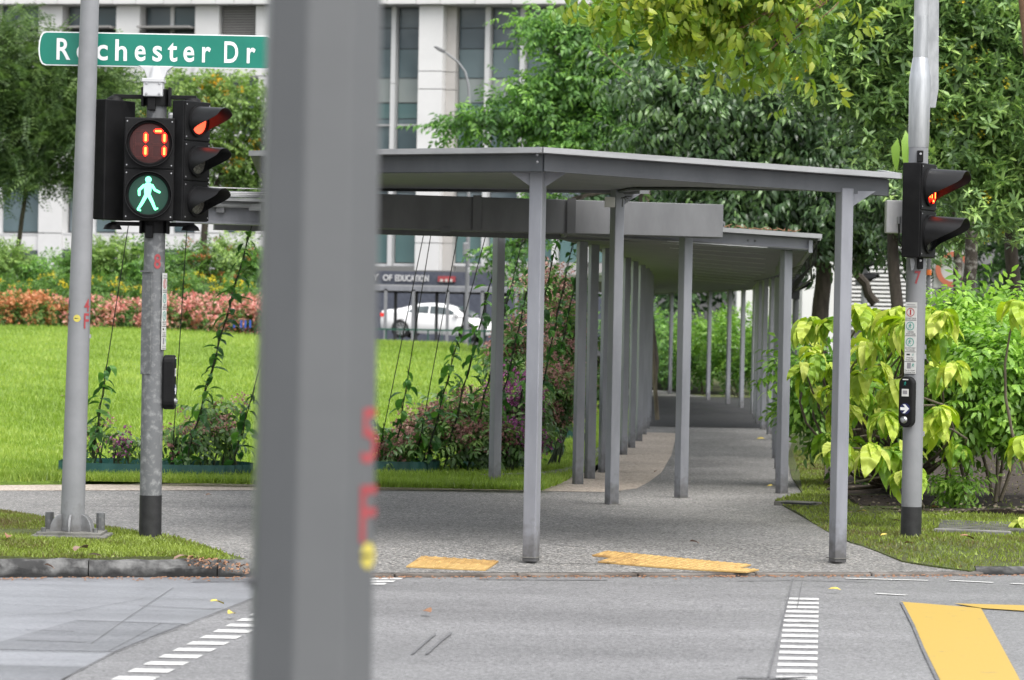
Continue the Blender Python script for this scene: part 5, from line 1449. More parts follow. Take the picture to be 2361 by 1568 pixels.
# ---- left trees beyond the hedge
lb = lobes_px(100, [(60, 130, 110, 70), (160, 300, 120, 75), (30, 320, 110, 80), (200, 200, 90, 70), (90, 220, 130, 90), (15, 70, 60, 40), (235, 140, 60, 50), (110, 390, 110, 45), (210, 390, 70, 45), (-60, 200, 120, 120), (-70, 370, 90, 60), (60, 415, 80, 40), (190, 420, 60, 32), (250, 300, 50, 60)])
tree('feathery_tree', Vector((AT(8, 600, 100).x, 100, 1.0)), AT(60, 415, 100), lb, 'dark green feathery-leaved spreading tree at the far left of the lawn', 'tree', [('crown', crown_geo('pin', lb, 6200, (1.0, 1.7), clump=.42, per=10, droop=.1), LM['fine'])], 'bark', .09)
lb = lobes_px(107, [(320, 220, 90, 60), (440, 210, 100, 60), (540, 230, 80, 70), (570, 340, 60, 70), (500, 330, 60, 60), (430, 400, 70, 45), (560, 420, 60, 45), (300, 310, 60, 60), (640, 300, 80, 100), (700, 420, 90, 60)])
ye = crown_points(lb, 110, clump=.2, per=3, shell=.85)
ye = scatter(SP['ball'], ye[0] + np.array([0, -.3, 0]), ye[1], sc(len(ye[0]), 1.4, 2.4), 1)
tree('blossom_tree', Vector((AT(470, 600, 107).x, 107, 1.0)), AT(470, 480, 107), lb, 'olive green tree with scattered amber blossoms behind the right signal heads', 'tree', [('crown', crown_geo('alt_far', lb, 2600, (.9, 1.5), clump=.38, per=9), LM['olive']), ('blossom', ye, LM['amber'])], 'bark', .15)

# ---- middle tree over the canopy
lb = lobes_px(80, [(1075, 280, 60, 45), (1170, 270, 90, 55), (1290, 230, 110, 75), (1400, 170, 110, 90), (1265, 75, 70, 55), (1370, 60, 90, 60), (1320, 320, 120, 50), (1440, 300, 110, 90), (1500, 130, 100, 100), (1190, 570, 55, 55), (1240, 480, 60, 50), (1560, 250, 100, 100)])
lf_ = [((1445, 195), (-.5, -.3, -.85)), ((1462, 190), (.1, -.3, -.9)), ((1430, 175), (-.8, -.2, -.5)), ((1380, 110), (-.6, -.3, -.8)), ((1392, 105), (-.2, -.3, -.95)), ((1350, 120), (-.7, 0, -.7)), ((1480, 180), (.5, -.4, -.7))]
fr = scatter(SP['frond'], np.array([AT(a[0], a[1] - 20, 58) for a, d in lf_]), np.array([d for a, d in lf_], float), np.full(len(lf_), .62), .1)
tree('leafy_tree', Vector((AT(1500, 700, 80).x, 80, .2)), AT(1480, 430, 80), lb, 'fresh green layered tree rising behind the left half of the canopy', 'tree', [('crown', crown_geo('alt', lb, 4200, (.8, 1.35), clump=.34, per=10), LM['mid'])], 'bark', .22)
ft = tree('frond_tree', Vector((AT(1520, 740, 58).x, 58.4, .05)), AT(1500, 200, 58.6), lobes_px(58.5, [(1440, 180, 20, 14), (1380, 105, 20, 14)]), 'slender young tree with lime feathery fronds hanging above the canopy', 'tree', [('frond', fr, LM['lime'])], 'bark2', .04)

# ---- right trees
lb = lobes_px(56, [(1590, 320, 110, 80), (1700, 270, 120, 100), (1830, 250, 130, 100), (1720, 440, 130, 60), (1850, 400, 140, 100), (1970, 350, 120, 120), (1800, 520, 150, 60), (1950, 490, 110, 90), (1620, 480, 90, 50), (1560, 200, 110, 90)])
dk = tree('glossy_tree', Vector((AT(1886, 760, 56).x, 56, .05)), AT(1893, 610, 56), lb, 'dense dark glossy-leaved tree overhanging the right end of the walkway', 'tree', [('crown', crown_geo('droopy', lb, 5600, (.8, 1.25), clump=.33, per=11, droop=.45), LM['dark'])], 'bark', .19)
lb = lobes_px(38, [(1400, 5, 70, 30), (1480, 25, 70, 40), (1600, 50, 80, 40), (1690, 75, 90, 40), (1770, 120, 50, 30), (1650, 10, 120, 40), (1790, 50, 80, 45), (1560, -40, 160, 40), (1720, -60, 200, 60)])
tree('yellow_leaf_tree', Vector((AT(2560, 800, 39).x, 39.5, .05)), AT(2300, -420, 39), lb, 'yellow-green large-leaved branch reaching down over the canopy from the top edge', 'tree', [('crown', crown_geo('big', lb, 640, (.55, .85), clump=.3, per=5, droop=.6, shell=.2), LM['yell'])], 'bark3', .09)
lb = lobes_px(43, [(1990, 90, 130, 110), (2140, 60, 150, 110), (2290, 80, 150, 120), (2060, 220, 110, 110), (2240, 240, 130, 120), (2350, 330, 120, 130), (2240, 400, 90, 80), (2330, 480, 100, 80), (1890, 170, 90, 70), (2180, 330, 70, 90), (2420, 200, 120, 200), (2000, -60, 200, 80), (2250, -60, 200, 80), (2060, 330, 60, 60)])
cr_pts = crown_points(lb, 60, clump=.15, per=2, shell=.9)
tree('whorled_tree', Vector((AT(2340, 760, 44).x, 44.5, .05)), AT(2335, 420, 44), lb, 'big tree with whorled narrow leaves filling the upper right corner', 'tree', [('crown', crown_geo('whorl', lb, 9500, (.7, 1.2), clump=.26, per=12, shell=.5), LM['dark2']), ('blossom', scatter(SP['ball'], cr_pts[0] + np.array([0, -.3, 0]), cr_pts[1], sc(len(cr_pts[0]), .5, .9), 1), LM['yellow'])], 'bark', .12)
lb = lobes_px(47, [(2180, 420, 80, 60), (2260, 520, 60, 50), (2190, 560, 50, 40)])
tree('brown_trunk_tree', Vector((AT(2246, 760, 46).x, 46, .05)), AT(2240, 360, 46), lb, 'grey-brown straight trunk rising behind the bright shrub at right', 'tree', [('crown', crown_geo('whorl', lb, 500, (.7, 1.1), clump=.25), LM['dark2'])], 'bark4', .115)
lb = lobes_px(54, [(2070, 480, 60, 60), (2110, 560, 40, 40)])
tree('lichen_tree', Vector((AT(2210, 760, 54).x, 54, .05)), AT(2205, 420, 54), lb, 'pale lichen-spotted trunk covering half of the rusty ring board', 'tree', [('crown', crown_geo('droopy', lb, 300, (.7, 1.1), clump=.25), LM['dark'])], 'bark4', .1)
lb = lobes_px(50, [(2040, 440, 50, 50), (2120, 470, 50, 60)])
tree('twin_trunk_tree', Vector((AT(2062, 740, 50).x, 50, .05)), AT(2058, 520, 50), lb, 'dark brown leaning trunk seen left of the right signal pole', 'tree', [('crown', crown_geo('droopy', lb, 400, (.7, 1.1), clump=.3), LM['dark'])], 'bark', .12)
br = thing('leaning_trunk', AT(2010, 740, 58), 'thin dark trunk leaning left behind the right front post', 'tree')
mb = MB(); limb(mb, AT(2020, 700, 58), AT(1945, 560, 58), .09, .07, .06); mb.build('trunk', mt['bark'], br, sm=True)
# far screen of trees behind everything on the right: reads as one mass
lb = lobes_px(106, [(1480, 100, 120, 160), (1620, 120, 200, 200), (1850, 150, 220, 220), (2100, 200, 220, 240), (2350, 250, 220, 260), (1700, 380, 200, 160), (2060, 440, 170, 80), (2350, 500, 160, 110), (1480, 400, 120, 120), (1560, 640, 120, 70), (2300, 620, 120, 60)])
wood = tag(link('far_wood', tri_mesh('far_wood', *crown_geo('alt_far', lb, 9000, (1.6, 2.6), clump=.6, per=12, shell=.35), LM['far'])), 'dark mass of far trees behind the right-hand trees', 'trees', kind='stuff')

# long climber leaves hanging beside the right signal head
cl = thing('climber', AT(2085, 330, 41), 'long hanging bright climber leaf beside the right signal head', 'plant')
for (x, y, L_, tw) in ((2088, 300, .5, .2), (2070, 318, .42, -.5), (2098, 312, .4, .7)):
    v, f = leaf8(L_, .3, .15, .3); p = AT(x, y, 41)
    V = v @ rotm(tw - 1.6, R(72)).T + np.array(p)
    foliage('leaf', (V, f, np.full(len(V), .7)), LM['shrub'], cl, False)
mb = MB(); limb(mb, AT(2092, 290, 41.1), AT(2110, 700, 41.4), .015, .02, .02); mb.build('stem', mt['vine'], cl)

# ---- hedges and flower beds beyond the lawn (each bush its own thing)
def bush(name, lobes, n, key, s, mat, label, cat, group, flowers=None, stem='bark2', base=None, **kw):
    c = lobes[0][0]; b = Vector((c[0], c[1], base if base is not None else lawn_z(c[0], c[1])))
    t = thing(name, b, label, cat, group)
    foliage('foliage', crown_geo(key, lobes, n, s, **kw), mat, t)
    mb = MB()
    for _ in range(4):
        l = random.choice(lobes); d = rng.normal(size=3) * .3
        limb(mb, b + Vector((random.uniform(-.1, .1), random.uniform(-.1, .1), -.03)), Vector(l[0] + d * l[1]), .018, .006, .1, 4, 5)
    mb.build('stem', mt[stem], t)
    if flowers:
        fm, fn_, fs_l, sh = flowers
        p, d, v = crown_points(lobes, fn_, clump=.06, per=2, shell=.92)
        keep = d[:, 1] < .9
        foliage('flower', scatter(SP['ball'], p[keep] + d[keep] / np.linalg.norm(d[keep], axis=1)[:, None] * .05 + np.array([0, -.08, .03]), d[keep], sc(keep.sum(), *fs_l), 1.0), LM[fm], t)
    return t
W8 = ['far left', 'left', 'between the two left poles', 'beside the grey pole', 'right of the grey pole', 'behind the green man pole', 'right of the green man pole', 'near the big post']
for i, (x, fm) in enumerate(((-30, 'orange'), (35, 'orange'), (105, 'orange'), (165, 'pink'), (235, 'pink'), (300, 'pink'), (365, 'pink'), (430, 'pink'), (495, 'pink'), (555, 'pink'), (625, 'pink'))):
    D = 86 + .25 * (i % 2)
    lb = lobes_px(D, [(x, 728 + x * .012, 44, 30), (x - 22, 718, 28, 30), (x + 20, 716 if x > 350 else 722, 28, 32)], 1.0)
    if fm == 'orange': lb = lobes_px(D, [(x, 716, 44, 38), (x - 20, 706, 30, 32), (x + 18, 722, 30, 30)], 1.0)
    bush('flower_bush', lb, 330, 'alt_far', (.45, .7), LM['hedge'], ('orange' if fm == 'orange' else 'pink') + '-flowered low bush, number %d from the left along the far edge of the lawn' % (i + 1) if False else
         ['orange-flowered low bush cut by the left edge of the picture', 'orange-flowered low bush at the left end of the flower bed', 'orange-flowered bush where the bed turns from orange to pink', 'pink-flowered low bush just behind the lamp pole', 'pink-flowered low bush just right of the lamp pole', 'pink-flowered low bush midway between lamp pole and signal pole', 'pink-flowered low bush behind the signal pole', 'pink-flowered low bush just right of the signal pole', 'pink-flowered low bush behind the tall climbing vine', 'pink-flowered low bush next to the blurred post', 'pink-flowered low bush hidden behind the blurred post'][i],
         'flowering bush', 'flowering bushes at the far edge of the lawn', (fm, 150, (1.1, 1.9), 0), clump=.12, per=6)
for i, (x, y, w, h) in enumerate(((20, 680, 75, 38), (130, 672, 75, 38), (230, 672, 60, 36), (440, 668, 60, 36), (545, 678, 60, 30), (310, 690, 50, 26))):
    lb = lobes_px(89.5, [(x, y, w, h), (x - w * .4, y - 6, w * .5, h * .8), (x + w * .4, y - 4, w * .5, h * .8)], 1.0)
    bush('yellow_shrub', lb, 420, 'alt_far', (.5, .8), LM['hedge'], ['yellow-flowered green hedge shrub at the left edge', 'yellow-flowered hedge shrub left of the lamp pole', 'yellow-flowered hedge shrub right of the lamp pole', 'yellow-flowered hedge shrub right of the signal pole', 'yellow-specked hedge shrub beside the blurred post', 'low dark hedge shrub behind the signal pole'][i], 'shrub', 'yellow flowering shrubs behind the bed', ('yellow', 46, (.7, 1.1), 0), clump=.14, per=6)
for i, (x, y, w, h, tip) in enumerate(((15, 590, 60, 60, 0), (120, 610, 70, 50, 0), (190, 600, 50, 50, 0), (260, 580, 60, 60, 0), (330, 590, 60, 70, 0), (440, 600, 55, 70, 'redtip'), (540, 580, 65, 80, 'redtip'), (620, 600, 60, 70, 0))):
    y += 14; h *= .8
    lb = lobes_px(95, [(x, y, w, h), (x - w * .4, y + 10, w * .5, h * .7), (x + w * .4, y + 15, w * .5, h * .7)], 1.0)
    bush('tall_shrub', lb, 420, 'alt_far', (.6, 1.0), LM['mid' if i % 3 == 1 else ('hedge' if i % 3 else 'olive')], ['tall green shrub at the left edge below the building', 'tall green shrub left of the lamp pole below the windows', 'tall green shrub hidden partly by the lamp pole', 'tall green shrub right of the lamp pole', 'tall green shrub behind the signal pole', 'tall shrub with orange-red tips right of the signal pole', 'tall orange-tipped shrub under the roof end', 'tall green shrub behind the blurred post'][i], 'shrub', 'tall shrubs along the building', (tip, 60, (.8, 1.5), 0) if tip else None, base=1.2, clump=.2, per=8)
pl = thing('planter_wall', AT(430, 700, 91.5), 'dark low planter rail between the yellow shrubs and the pink bed', 'planter')
MB().beam(AT(330, 664, 91.5), AT(640, 668, 91.5), .1, .05, .05).build('rail', mt['steel2'], pl); MB().beam(AT(330, 685, 91.6), AT(640, 690, 91.6), .06, .2, .25).build('panel', mt['ink'], pl)
mb = thing('blue_stakes', AT(560, 755, 85), 'blue plastic scraps at the right end of the pink flower bed', 'litter')
bl_m = M_('blue_plastic', (.02, .07, .35), None, rough=.5)
for x in (540, 556, 566, 577): MB().box(AT(x, 747, 85.2), (.05, .03, .2)).build('scrap', bl_m, mb)

# ---- shrubs seen under the walkway roof
for i, (x, y, w, h, D) in enumerate(((1620, 800, 60, 80, 84), (1700, 790, 70, 90, 82), (1780, 800, 60, 90, 80), (1540, 800, 50, 90, 92), (1460, 760, 60, 90, 95))):
    lb = lobes_px(D, [(x, y, w, h), (x + 20, y + 30, w * .7, h * .6), (x - 20, y + 40, w * .7, h * .5)], 1.0)
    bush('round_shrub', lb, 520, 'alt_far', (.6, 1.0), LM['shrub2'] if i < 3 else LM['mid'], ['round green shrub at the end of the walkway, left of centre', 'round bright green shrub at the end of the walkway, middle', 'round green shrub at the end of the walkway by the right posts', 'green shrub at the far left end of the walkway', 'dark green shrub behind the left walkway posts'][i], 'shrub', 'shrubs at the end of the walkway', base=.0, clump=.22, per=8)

# ---- right-hand shrubs
def stems(t, bases, tops, r, mat):
    for b, tp in zip(bases, tops):
        mb = MB(); pts = limb(mb, b, tp, r, r * .45, .05, 6, 7)
        for _ in range(2):
            e = Vector(tp) + Vector((random.uniform(-.3, .3), random.uniform(-.2, .2), random.uniform(.0, .35)))
            limb(mb, pts[random.choice((3, 4))], e, r * .45, r * .2, .08, 4, 5)
        mb.build('stem', mat, t, sm=True)
gr_ = [(2250, 760, 80, 55, 33), (2340, 740, 80, 60, 34), (2280, 830, 110, 80, 32.5), (2190, 800, 60, 80, 33), (2350, 870, 90, 90, 32), (2230, 920, 90, 70, 32.5), (2320, 950, 90, 50, 32), (2180, 960, 50, 50, 33), (2420, 830, 90, 110, 33)]
lb = lobes_px(33, gr_, .7)
bc = G(2280, 1150)
S2 = thing('bright_shrub', Vector((bc.x, bc.y, .08)), 'large bright green small-leaved shrub filling the right edge', 'shrub')
foliage('foliage', crown_geo('small', lb, 3400, (1.0, 1.5), clump=.16, per=9, shell=.45), LM['shrub'], S2)
stems(S2, [Vector(G(x, y)) + Vector((0, 0, .05)) for x, y in ((2240, 1150), (2236, 1168), (2290, 1160), (2294, 1170), (2300, 1160), (2306, 1166), (2290, 1120), (2180, 1130), (2195, 1115))],
      [AT(x, y, 33) for x, y in ((2190, 950), (2165, 930), (2230, 900), (2290, 900), (2340, 930), (2361, 950), (2250, 960), (2110, 1000), (2165, 950))], .022, mt['bark2'])
lb = lobes_px(32, [(2215, 1130, 28, 35), (2205, 1110, 20, 20)], 1)
bush('seedling', lb, 60, 'small', (.7, 1.1), LM['shrub'], 'small leafy seedling at the foot of the bright shrub on dark mulch', 'plant', None, base=.08, clump=.06, per=4)
lb = lobes_px(36, [(1915, 870, 40, 80), (1905, 950, 34, 45), (1965, 930, 75, 70), (2040, 930, 80, 80), (2130, 950, 60, 70), (2000, 1000, 60, 50)], .8)
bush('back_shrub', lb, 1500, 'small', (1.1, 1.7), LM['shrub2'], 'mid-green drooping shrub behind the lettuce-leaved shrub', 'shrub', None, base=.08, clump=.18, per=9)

# the lettuce-leaved shrub: every big leaf is a part
LS = thing('lettuce_shrub', Vector((G(2060, 1140).x, G(2060, 1140).y, .08)), 'shrub with large drooping lime-yellow leaves round the right signal pole', 'shrub')
def big_leaf(L, w, dr, n=7):
    vs, fs = [], []
    for i in range(n + 1):
        t = i / n; ww = w * L * (math.sin(math.pi * min(1, t * .93 + .05)) ** .75) * (1 - .25 * t) * .5 if 0 < i < n else .003
        x = L * t * (1 - .18 * dr * t); z = .12 * L * math.sin(math.pi * t * .5) - dr * L * t * t * .75
        wav = .012 * L * 10 * math.sin(i * 2.4) * .12
        vs += [(x, ww, z + ww * .35 + wav), (x, 0, z), (x, -ww, z + ww * .35 - wav)]
    for i in range(n):
        a, b = i * 3, i * 3 + 3
        fs += [(a, a + 1, b + 1, b), (a + 1, a + 2, b + 2, b + 1)]
    me = bpy.data.meshes.new('leaf'); me.from_pydata(vs, [], fs)
    me.polygons.foreach_set('use_smooth', [True] * len(me.polygons))
    return me
LFS = []
for mk in ('lettuce', 'lettuce2'):
    grp = []
    for L_, w_, dr in ((.27, .5, .5), (.25, .56, .75), (.3, .48, .35), (.22, .6, .9), (.28, .44, .62), (.2, .62, .45), (.26, .52, 1.0)):
        me = big_leaf(L_, w_, dr); me.materials.append(LM[mk]); grp.append(me)
    LFS.append(grp)
def rosette(par, c, n, s, old=0.0, face=-1.57):
    for k in range(n):
        o = bpy.data.objects.new('leaf', random.choice(LFS[1 if random.random() < old else 0]))
        COL.objects.link(o); o.parent = par
        yaw = face + (k / n - .5) * 5.6 + random.uniform(-.25, .25)
        pit = R(random.uniform(5, 75)); rr = random.uniform(-.4, .4)
        o.rotation_euler = (Matrix.Rotation(yaw, 3, 'Z') @ Matrix.Rotation(pit, 3, 'Y') @ Matrix.Rotation(rr, 3, 'X')).to_euler()
        o.location = Vector(c) - WL[par.name] + Vector((random.uniform(-.02, .02), random.uniform(-.02, .02), random.uniform(-.03, .03)))
        q = s * random.uniform(.6, 1.2); o.scale = (q, q * random.uniform(.8, 1.15), q * random.uniform(.8, 1.3))
ros = [(1868, 735, 30.2, 9, 1, .3), (1908, 740, 30.0, 9, 1, .4), (1870, 800, 31, 7, .9, .6), (1985, 708, 29.8, 10, 1.1, .1), (2020, 720, 30, 8, 1.0, .1), (2068, 712, 29.4, 11, 1.2, .0), (2085, 740, 29.2, 10, 1.2, .05), (2140, 715, 29.5, 9, 1.1, .05), (2178, 718, 29.3, 10, 1.05, .05), (2150, 770, 29.6, 8, 1, .2),
       (2000, 790, 29.6, 9, 1, .2), (1980, 860, 29.8, 9, .95, .25), (2030, 840, 30, 7, .8, .35), (1960, 940, 30, 8, .9, .4), (2040, 900, 29.6, 7, .8, .3), (2075, 880, 29.4, 9, .95, .2), (2200, 838, 29.2, 10, 1, .2), (2155, 850, 29.6, 7, .9, .3), (2040, 950, 29.3, 9, 1.05, .2), (2170, 940, 29.0, 10, 1.1, .1), (2140, 970, 29.3, 8, 1, .3),
       (1925, 1030, 29.4, 10, 1.1, .3), (1965, 1045, 29.7, 8, .95, .5), (2015, 1030, 29.0, 10, 1.1, .3), (2050, 1035, 29.2, 9, 1.05, .3), (2085, 1025, 29.3, 8, 1, .4), (2080, 1090, 28.8, 8, 1, .3), (2110, 1085, 28.9, 7, .9, .2), (2350, 700, 30, 7, 1.1, 0), (2365, 1010, 29.5, 9, 1.1, .1), (2360, 1195, 28.6, 7, .9, .3), (1985, 900, 30.5, 7, .9, .7), (1920, 840, 30.8, 7, .9, .7)]
for q in range(26):          # inner whorls that fill the bush
    x = random.uniform(1850, 2210); ros.append((x, random.uniform(740, 1040) if x > 1900 else random.uniform(750, 930), random.uniform(30.6, 31.6), 7, .9, .75))
LB = WL[LS.name]
for x, y, D, n_, s_, old in ros:
    c = AT(x, y, D); rosette(LS, c, n_ + 5, s_ * 1.04, old * .7)
    mb = MB(); a = LB + Vector((random.uniform(-.25, .25), random.uniform(-.2, .2), 0))
    if x > 2300: a = Vector((c.x + .35, c.y + .6, .06))
    limb(mb, a, c, .02, .008, .12, 6, 6); mb.build('stem', mt['bark2'], LS, sm=True)

# ---- vines climbing cables in front of the lawn
VB = [me for me in ()]
vleaf = []
for L_, w_, dr in ((.115, .55, .4), (.10, .6, .7), (.13, .5, .25)):
    me = big_leaf(L_, w_, dr, 5); me.materials.append(LM['vine']); vleaf.append(me)
def vine(bpx, tpx, D0, D1, climb, nleaf, label, bushy=0):
    if bpx[0] > 800: D0 += 1.7; D1 += .9
    b = AT(bpx[0], bpx[1], D0); b.z = lawn_z(b.x, b.y) + .02
    tp = AT(tpx[0], tpx[1], D1)
    cb = thing('cable', b, 'thin dark steel cable ' + label, 'cable', 'cables for climbing vines')
    MB().tube([b, tp], .0055, 5).build('wire', mt['cable'], cb)
    if climb <= 0: return
    v = thing('vine', b, 'climbing leafy vine twined ' + label, 'vine', 'vines on the cables')
    pts = []; m_ = int(14 * climb) + 4
    for k in range(m_ + 1):
        t = climb * k / m_
        pts.append(b.lerp(tp, t) + Vector((.018 * math.sin(k * 1.9), .018 * math.cos(k * 1.9), 0)))
    MB().tube(pts, [.011 * (1 - .7 * k / m_) for k in range(m_ + 1)], 5).build('stem', mt['vine'], v)
    for k in range(nleaf):
        t = climb * (k / nleaf) ** 1.0; p = b.lerp(tp, t)
        o = bpy.data.objects.new('leaf', random.choice(vleaf)); COL.objects.link(o); o.parent = v
        yaw = (0 if k % 2 else math.pi) + random.uniform(-1.0, 1.0) - .5
        o.rotation_euler = (Matrix.Rotation(yaw, 3, 'Z') @ Matrix.Rotation(R(random.uniform(0, 60)), 3, 'Y') @ Matrix.Rotation(random.uniform(-.5, .5), 3, 'X')).to_euler()
        o.location = p - WL[v.name] + Vector((random.uniform(-.05, .05), random.uniform(-.05, .05), random.uniform(-.03, .03)))
        q = random.uniform(.85, 1.65) * (1.1 if t < climb * .8 else .9); o.scale = (q, q, q)
vine((208, 1075), (296, 520), 34.6, 34.0, .46, 34, 'between the lamp pole and the signal pole')
vine((395, 1075), (432, 510), 34.8, 34.0, .10, 10, 'close to the right side of the signal pole')
vine((420, 1085), (592, 480), 34.6, 33.6, .92, 74, 'rising to the roof end, tallest on the left')
vine((530, 1080), (700, 480), 34.7, 33.6, .34, 20, 'just left of the blurred post')
vine((865, 1060), (985, 500), 34.6, 34.2, .2, 16, 'just right of the blurred post')
vine((905, 1075), (1000, 500), 34.7, 34.4, .42, 26, 'with a short tip right of the blurred post')
vine((955, 1075), (1062, 505), 34.8, 34.5, .26, 16, 'over the lawn left of the white car')
vine((975, 1080), (1130, 505), 34.7, 34.5, .62, 46, 'crossing in front of the car wheel')
vine((1020, 1080), (1168, 505), 34.9, 34.6, .85, 46, 'passing just left of the slim rear post')
vine((1075, 1075), (1215, 510), 35, 34.8, .8, 46, 'between the rear post and the front post')
vine((1120, 1070), (1250, 520), 35.2, 35, .9, 50, 'behind the front shelter post')
vine((1165, 1060), (1290, 530), 35.6, 35.4, 1.0, 60, 'reaching the walkway eave right of the front post')
vine((1210, 1050), (1325, 540), 36.5, 36.2, 1.0, 56, 'nearest to the left walkway posts')
vine((1240, 1030), (1345, 560), 38, 37.6, .9, 46, 'second along the walkway beyond the front post')
vine((1265, 1010), (1362, 580), 40, 39.6, .9, 40, 'third along the walkway beyond the front post')
vine((1290, 990), (1378, 600), 42.5, 42, .9, 36, 'farthest along the walkway')
fl_ = [((905, 1045, 45, 30), 34.6, 'rose', 150, 'low maroon-flowered shrub just right of the blurred post'), ((975, 1010, 55, 55), 35, 'rose', 230, 'maroon-flowered shrub at the left of the vine bed'), ((1060, 980, 60, 70), 35.2, 'rose', 300, 'maroon-flowered shrub left of the slim rear post'),
       ((1110, 1030, 60, 40), 34.8, 'rose', 200, 'low maroon-flowered shrub at the foot of the slim rear post'), ((1185, 950, 60, 80), 35.6, 'mauve', 340, 'mauve-flowered shrub between rear post and front post'), ((1190, 1035, 60, 40), 35, 'mauve', 200, 'low mauve shrub behind the front post base'),
       ((1270, 930, 50, 90), 37, 'rose', 320, 'tall maroon-flowered shrub right of the front post'), ((1215, 820, 60, 70), 38, 'rose', 280, 'tall leafy shrub high behind the front post'), ((1300, 800, 45, 110), 39.5, 'rose', 340, 'tall vine-covered shrub by the walkway posts'), ((1260, 690, 50, 60), 40, 'rose', 240, 'uppermost flowering shrub left of the walkway posts'),
       ((1340, 900, 30, 110), 43, 'rose', 240, 'narrow leafy shrub between the walkway posts'), ((1170, 840, 45, 60), 44, 'rose', 160, 'rounded shrub behind the slim rear post'), ((285, 1030, 22, 45), 34.7, 'mauve', 50, 'small mauve-flowered plant left of the signal pole'), ((480, 1010, 50, 40), 34.8, 'rose', 130, 'maroon-flowered plant right of the signal pole'), ((530, 980, 40, 50), 35, 'rose', 110, 'maroon-flowered plant against the blurred post'), ((232, 1020, 22, 50), 34.6, 'rose', 46, 'thin leafy plant at the foot of the lamp pole'), ((420, 1030, 40, 45), 34.6, 'rose', 80, 'leafy plant at the foot of the tallest left vine')]
for (x, y, w, h), D, fm, n_, lab in fl_:
    D += (1.5 if x > 800 else 0) + .3
    lb = lobes_px(D, [(x, y - 22, w, h * .85), (x - w * .35, y - 24 + h * .1, w * .6, h * .6), (x + w * .3, y - 24 + h * .1, w * .6, h * .6)], .6)
    n_ = int(n_ * (.42 if x < 600 else (.5 if x < 1100 else .75)))
    bush('flowering_shrub', lb, int(n_ * .62), 'small', (.9, 1.4), LM['bush'], lab, 'flowering shrub', 'flowering shrubs in the vine bed', (fm, int(n_ * (.8 if x < 600 else 1.1)), (.4, .85), 0), 'vine', base=.04, clump=.1, per=5, shell=.3)

# green corrugated plastic edging round the planting pockets
def edging(x0, x1, y, D, label):
    a, b = AT(x0, y, D), AT(x1, y, D); c = (a + b) / 2; rx = (b.x - a.x) / 2
    zb = lawn_z(c.x, D)
    t = thing('planter_edging', Vector((c.x, D, zb)), label, 'planter', 'green planting pockets')
    n = 140; vs = []; fs = []
    for k in range(n):
        an = 2 * math.pi * k / n; wv = 1 + .012 * math.sin(k * math.pi / 2)
        for h in (-.04, .15):
            x = c.x + rx * wv * math.copysign(abs(math.cos(an)) ** .7, math.cos(an)); yy = D + .6 * wv * math.copysign(abs(math.sin(an)) ** .7, math.sin(an))
            vs.append((x, yy, lawn_z(x, yy) + h))
    for k in range(n): fs.append((2 * k, 2 * ((k + 1) % n), 2 * ((k + 1) % n) + 1, 2 * k + 1))
    MB().add(vs, fs).build('edging_strip', mt['edging'], t, sm=True)
    so = MB(); m_ = 24
    so.add([Vector((c.x, D, zb + .06))] + [Vector((c.x + rx * .97 * math.cos(2 * math.pi * k / m_), D + .42 * math.sin(2 * math.pi * k / m_), zb + .04)) for k in range(m_)], [(0, 1 + k, 1 + (k + 1) % m_) for k in range(m_)]).build('soil', mt['soil'], t)
edging(140, 580, 1090, 34.9, 'long dark green plastic planting pocket behind the two left poles')
edging(640, 1012, 1090, 36.7, 'dark green plastic planting pocket right of the blurred post')
edging(1050, 1215, 1078, 38.2, 'dark green plastic planting pocket at the slim rear post')
edging(1220, 1300, 1040, 42.5, 'small green planting pocket right of the front post')
edging(1265, 1330, 1000, 48.5, 'small far green planting pocket beside the walkway')

# ---- grass blades
def blades(n, pts, h, w, mat, name, label, zoff=0.0):
    P = np.array(pts); n = len(P)
    an = rng.uniform(0, 2 * math.pi, n); hh = rng.uniform(h[0], h[1], n); ww = rng.uniform(w[0], w[1], n)
    dx, dy = np.cos(an), np.sin(an); tilt = rng.uniform(.15, .9, n) * hh; ta = rng.uniform(0, 2 * math.pi, n)
    V = np.empty((n, 3, 3))
    V[:, 0] = P - np.stack([dx * ww, dy * ww, np.full(n, zoff)], 1); V[:, 1] = P + np.stack([dx * ww, dy * ww, np.full(n, -zoff)], 1)
    V[:, 2] = P + np.stack([np.cos(ta) * tilt, np.sin(ta) * tilt, hh], 1)
    Fc = np.arange(n * 3).reshape(n, 3)
    noise = .5 + .2 * np.sin(P[:, 0] * 1.7 + P[:, 1] * .9) * np.sin(P[:, 1] * .6 - P[:, 0]) + .22 * np.sin(P[:, 0] * .55 + 2) * np.sin(P[:, 1] * .31 + P[:, 0] * .2) + rng.normal(0, .2, n) + .25 * np.sin(P[:, 0] * 5.1 + 1.3) * np.cos(P[:, 1] * 4.3 + P[:, 0] * 2)
    A = np.repeat(np.clip(noise, 0, 1), 3)
    return tag(link(name, tri_mesh(name, V.reshape(-1, 3), Fc, A, mat)), label, 'grass', kind='stuff')
pts = []
N1 = 300000
yy = 33.6 + (90 - 33.6) * rng.random(N1) ** 1.7
half = (yy / FPX) * 1260
xx = rng.uniform(-1, 1, N1) * half
lim = np.interp(yy, [33, 35, 38.3, 43.8, 49, 55, 61, 66, 71, 77, 85, 101], [.3, .6, .95, 1.35, 1.75, 2.15, 2.4, 2.35, 1.95, .95, -1, -4])
k_ = xx < lim - .05
xx, yy = xx[k_], yy[k_]
pts = [(x, y, lawn_z(x, y)) for x, y in zip(xx, yy)]
blades(0, pts, (.05, .10), (.006, .012), LM['grass'], 'lawn_grass', 'short bright green lawn grass')
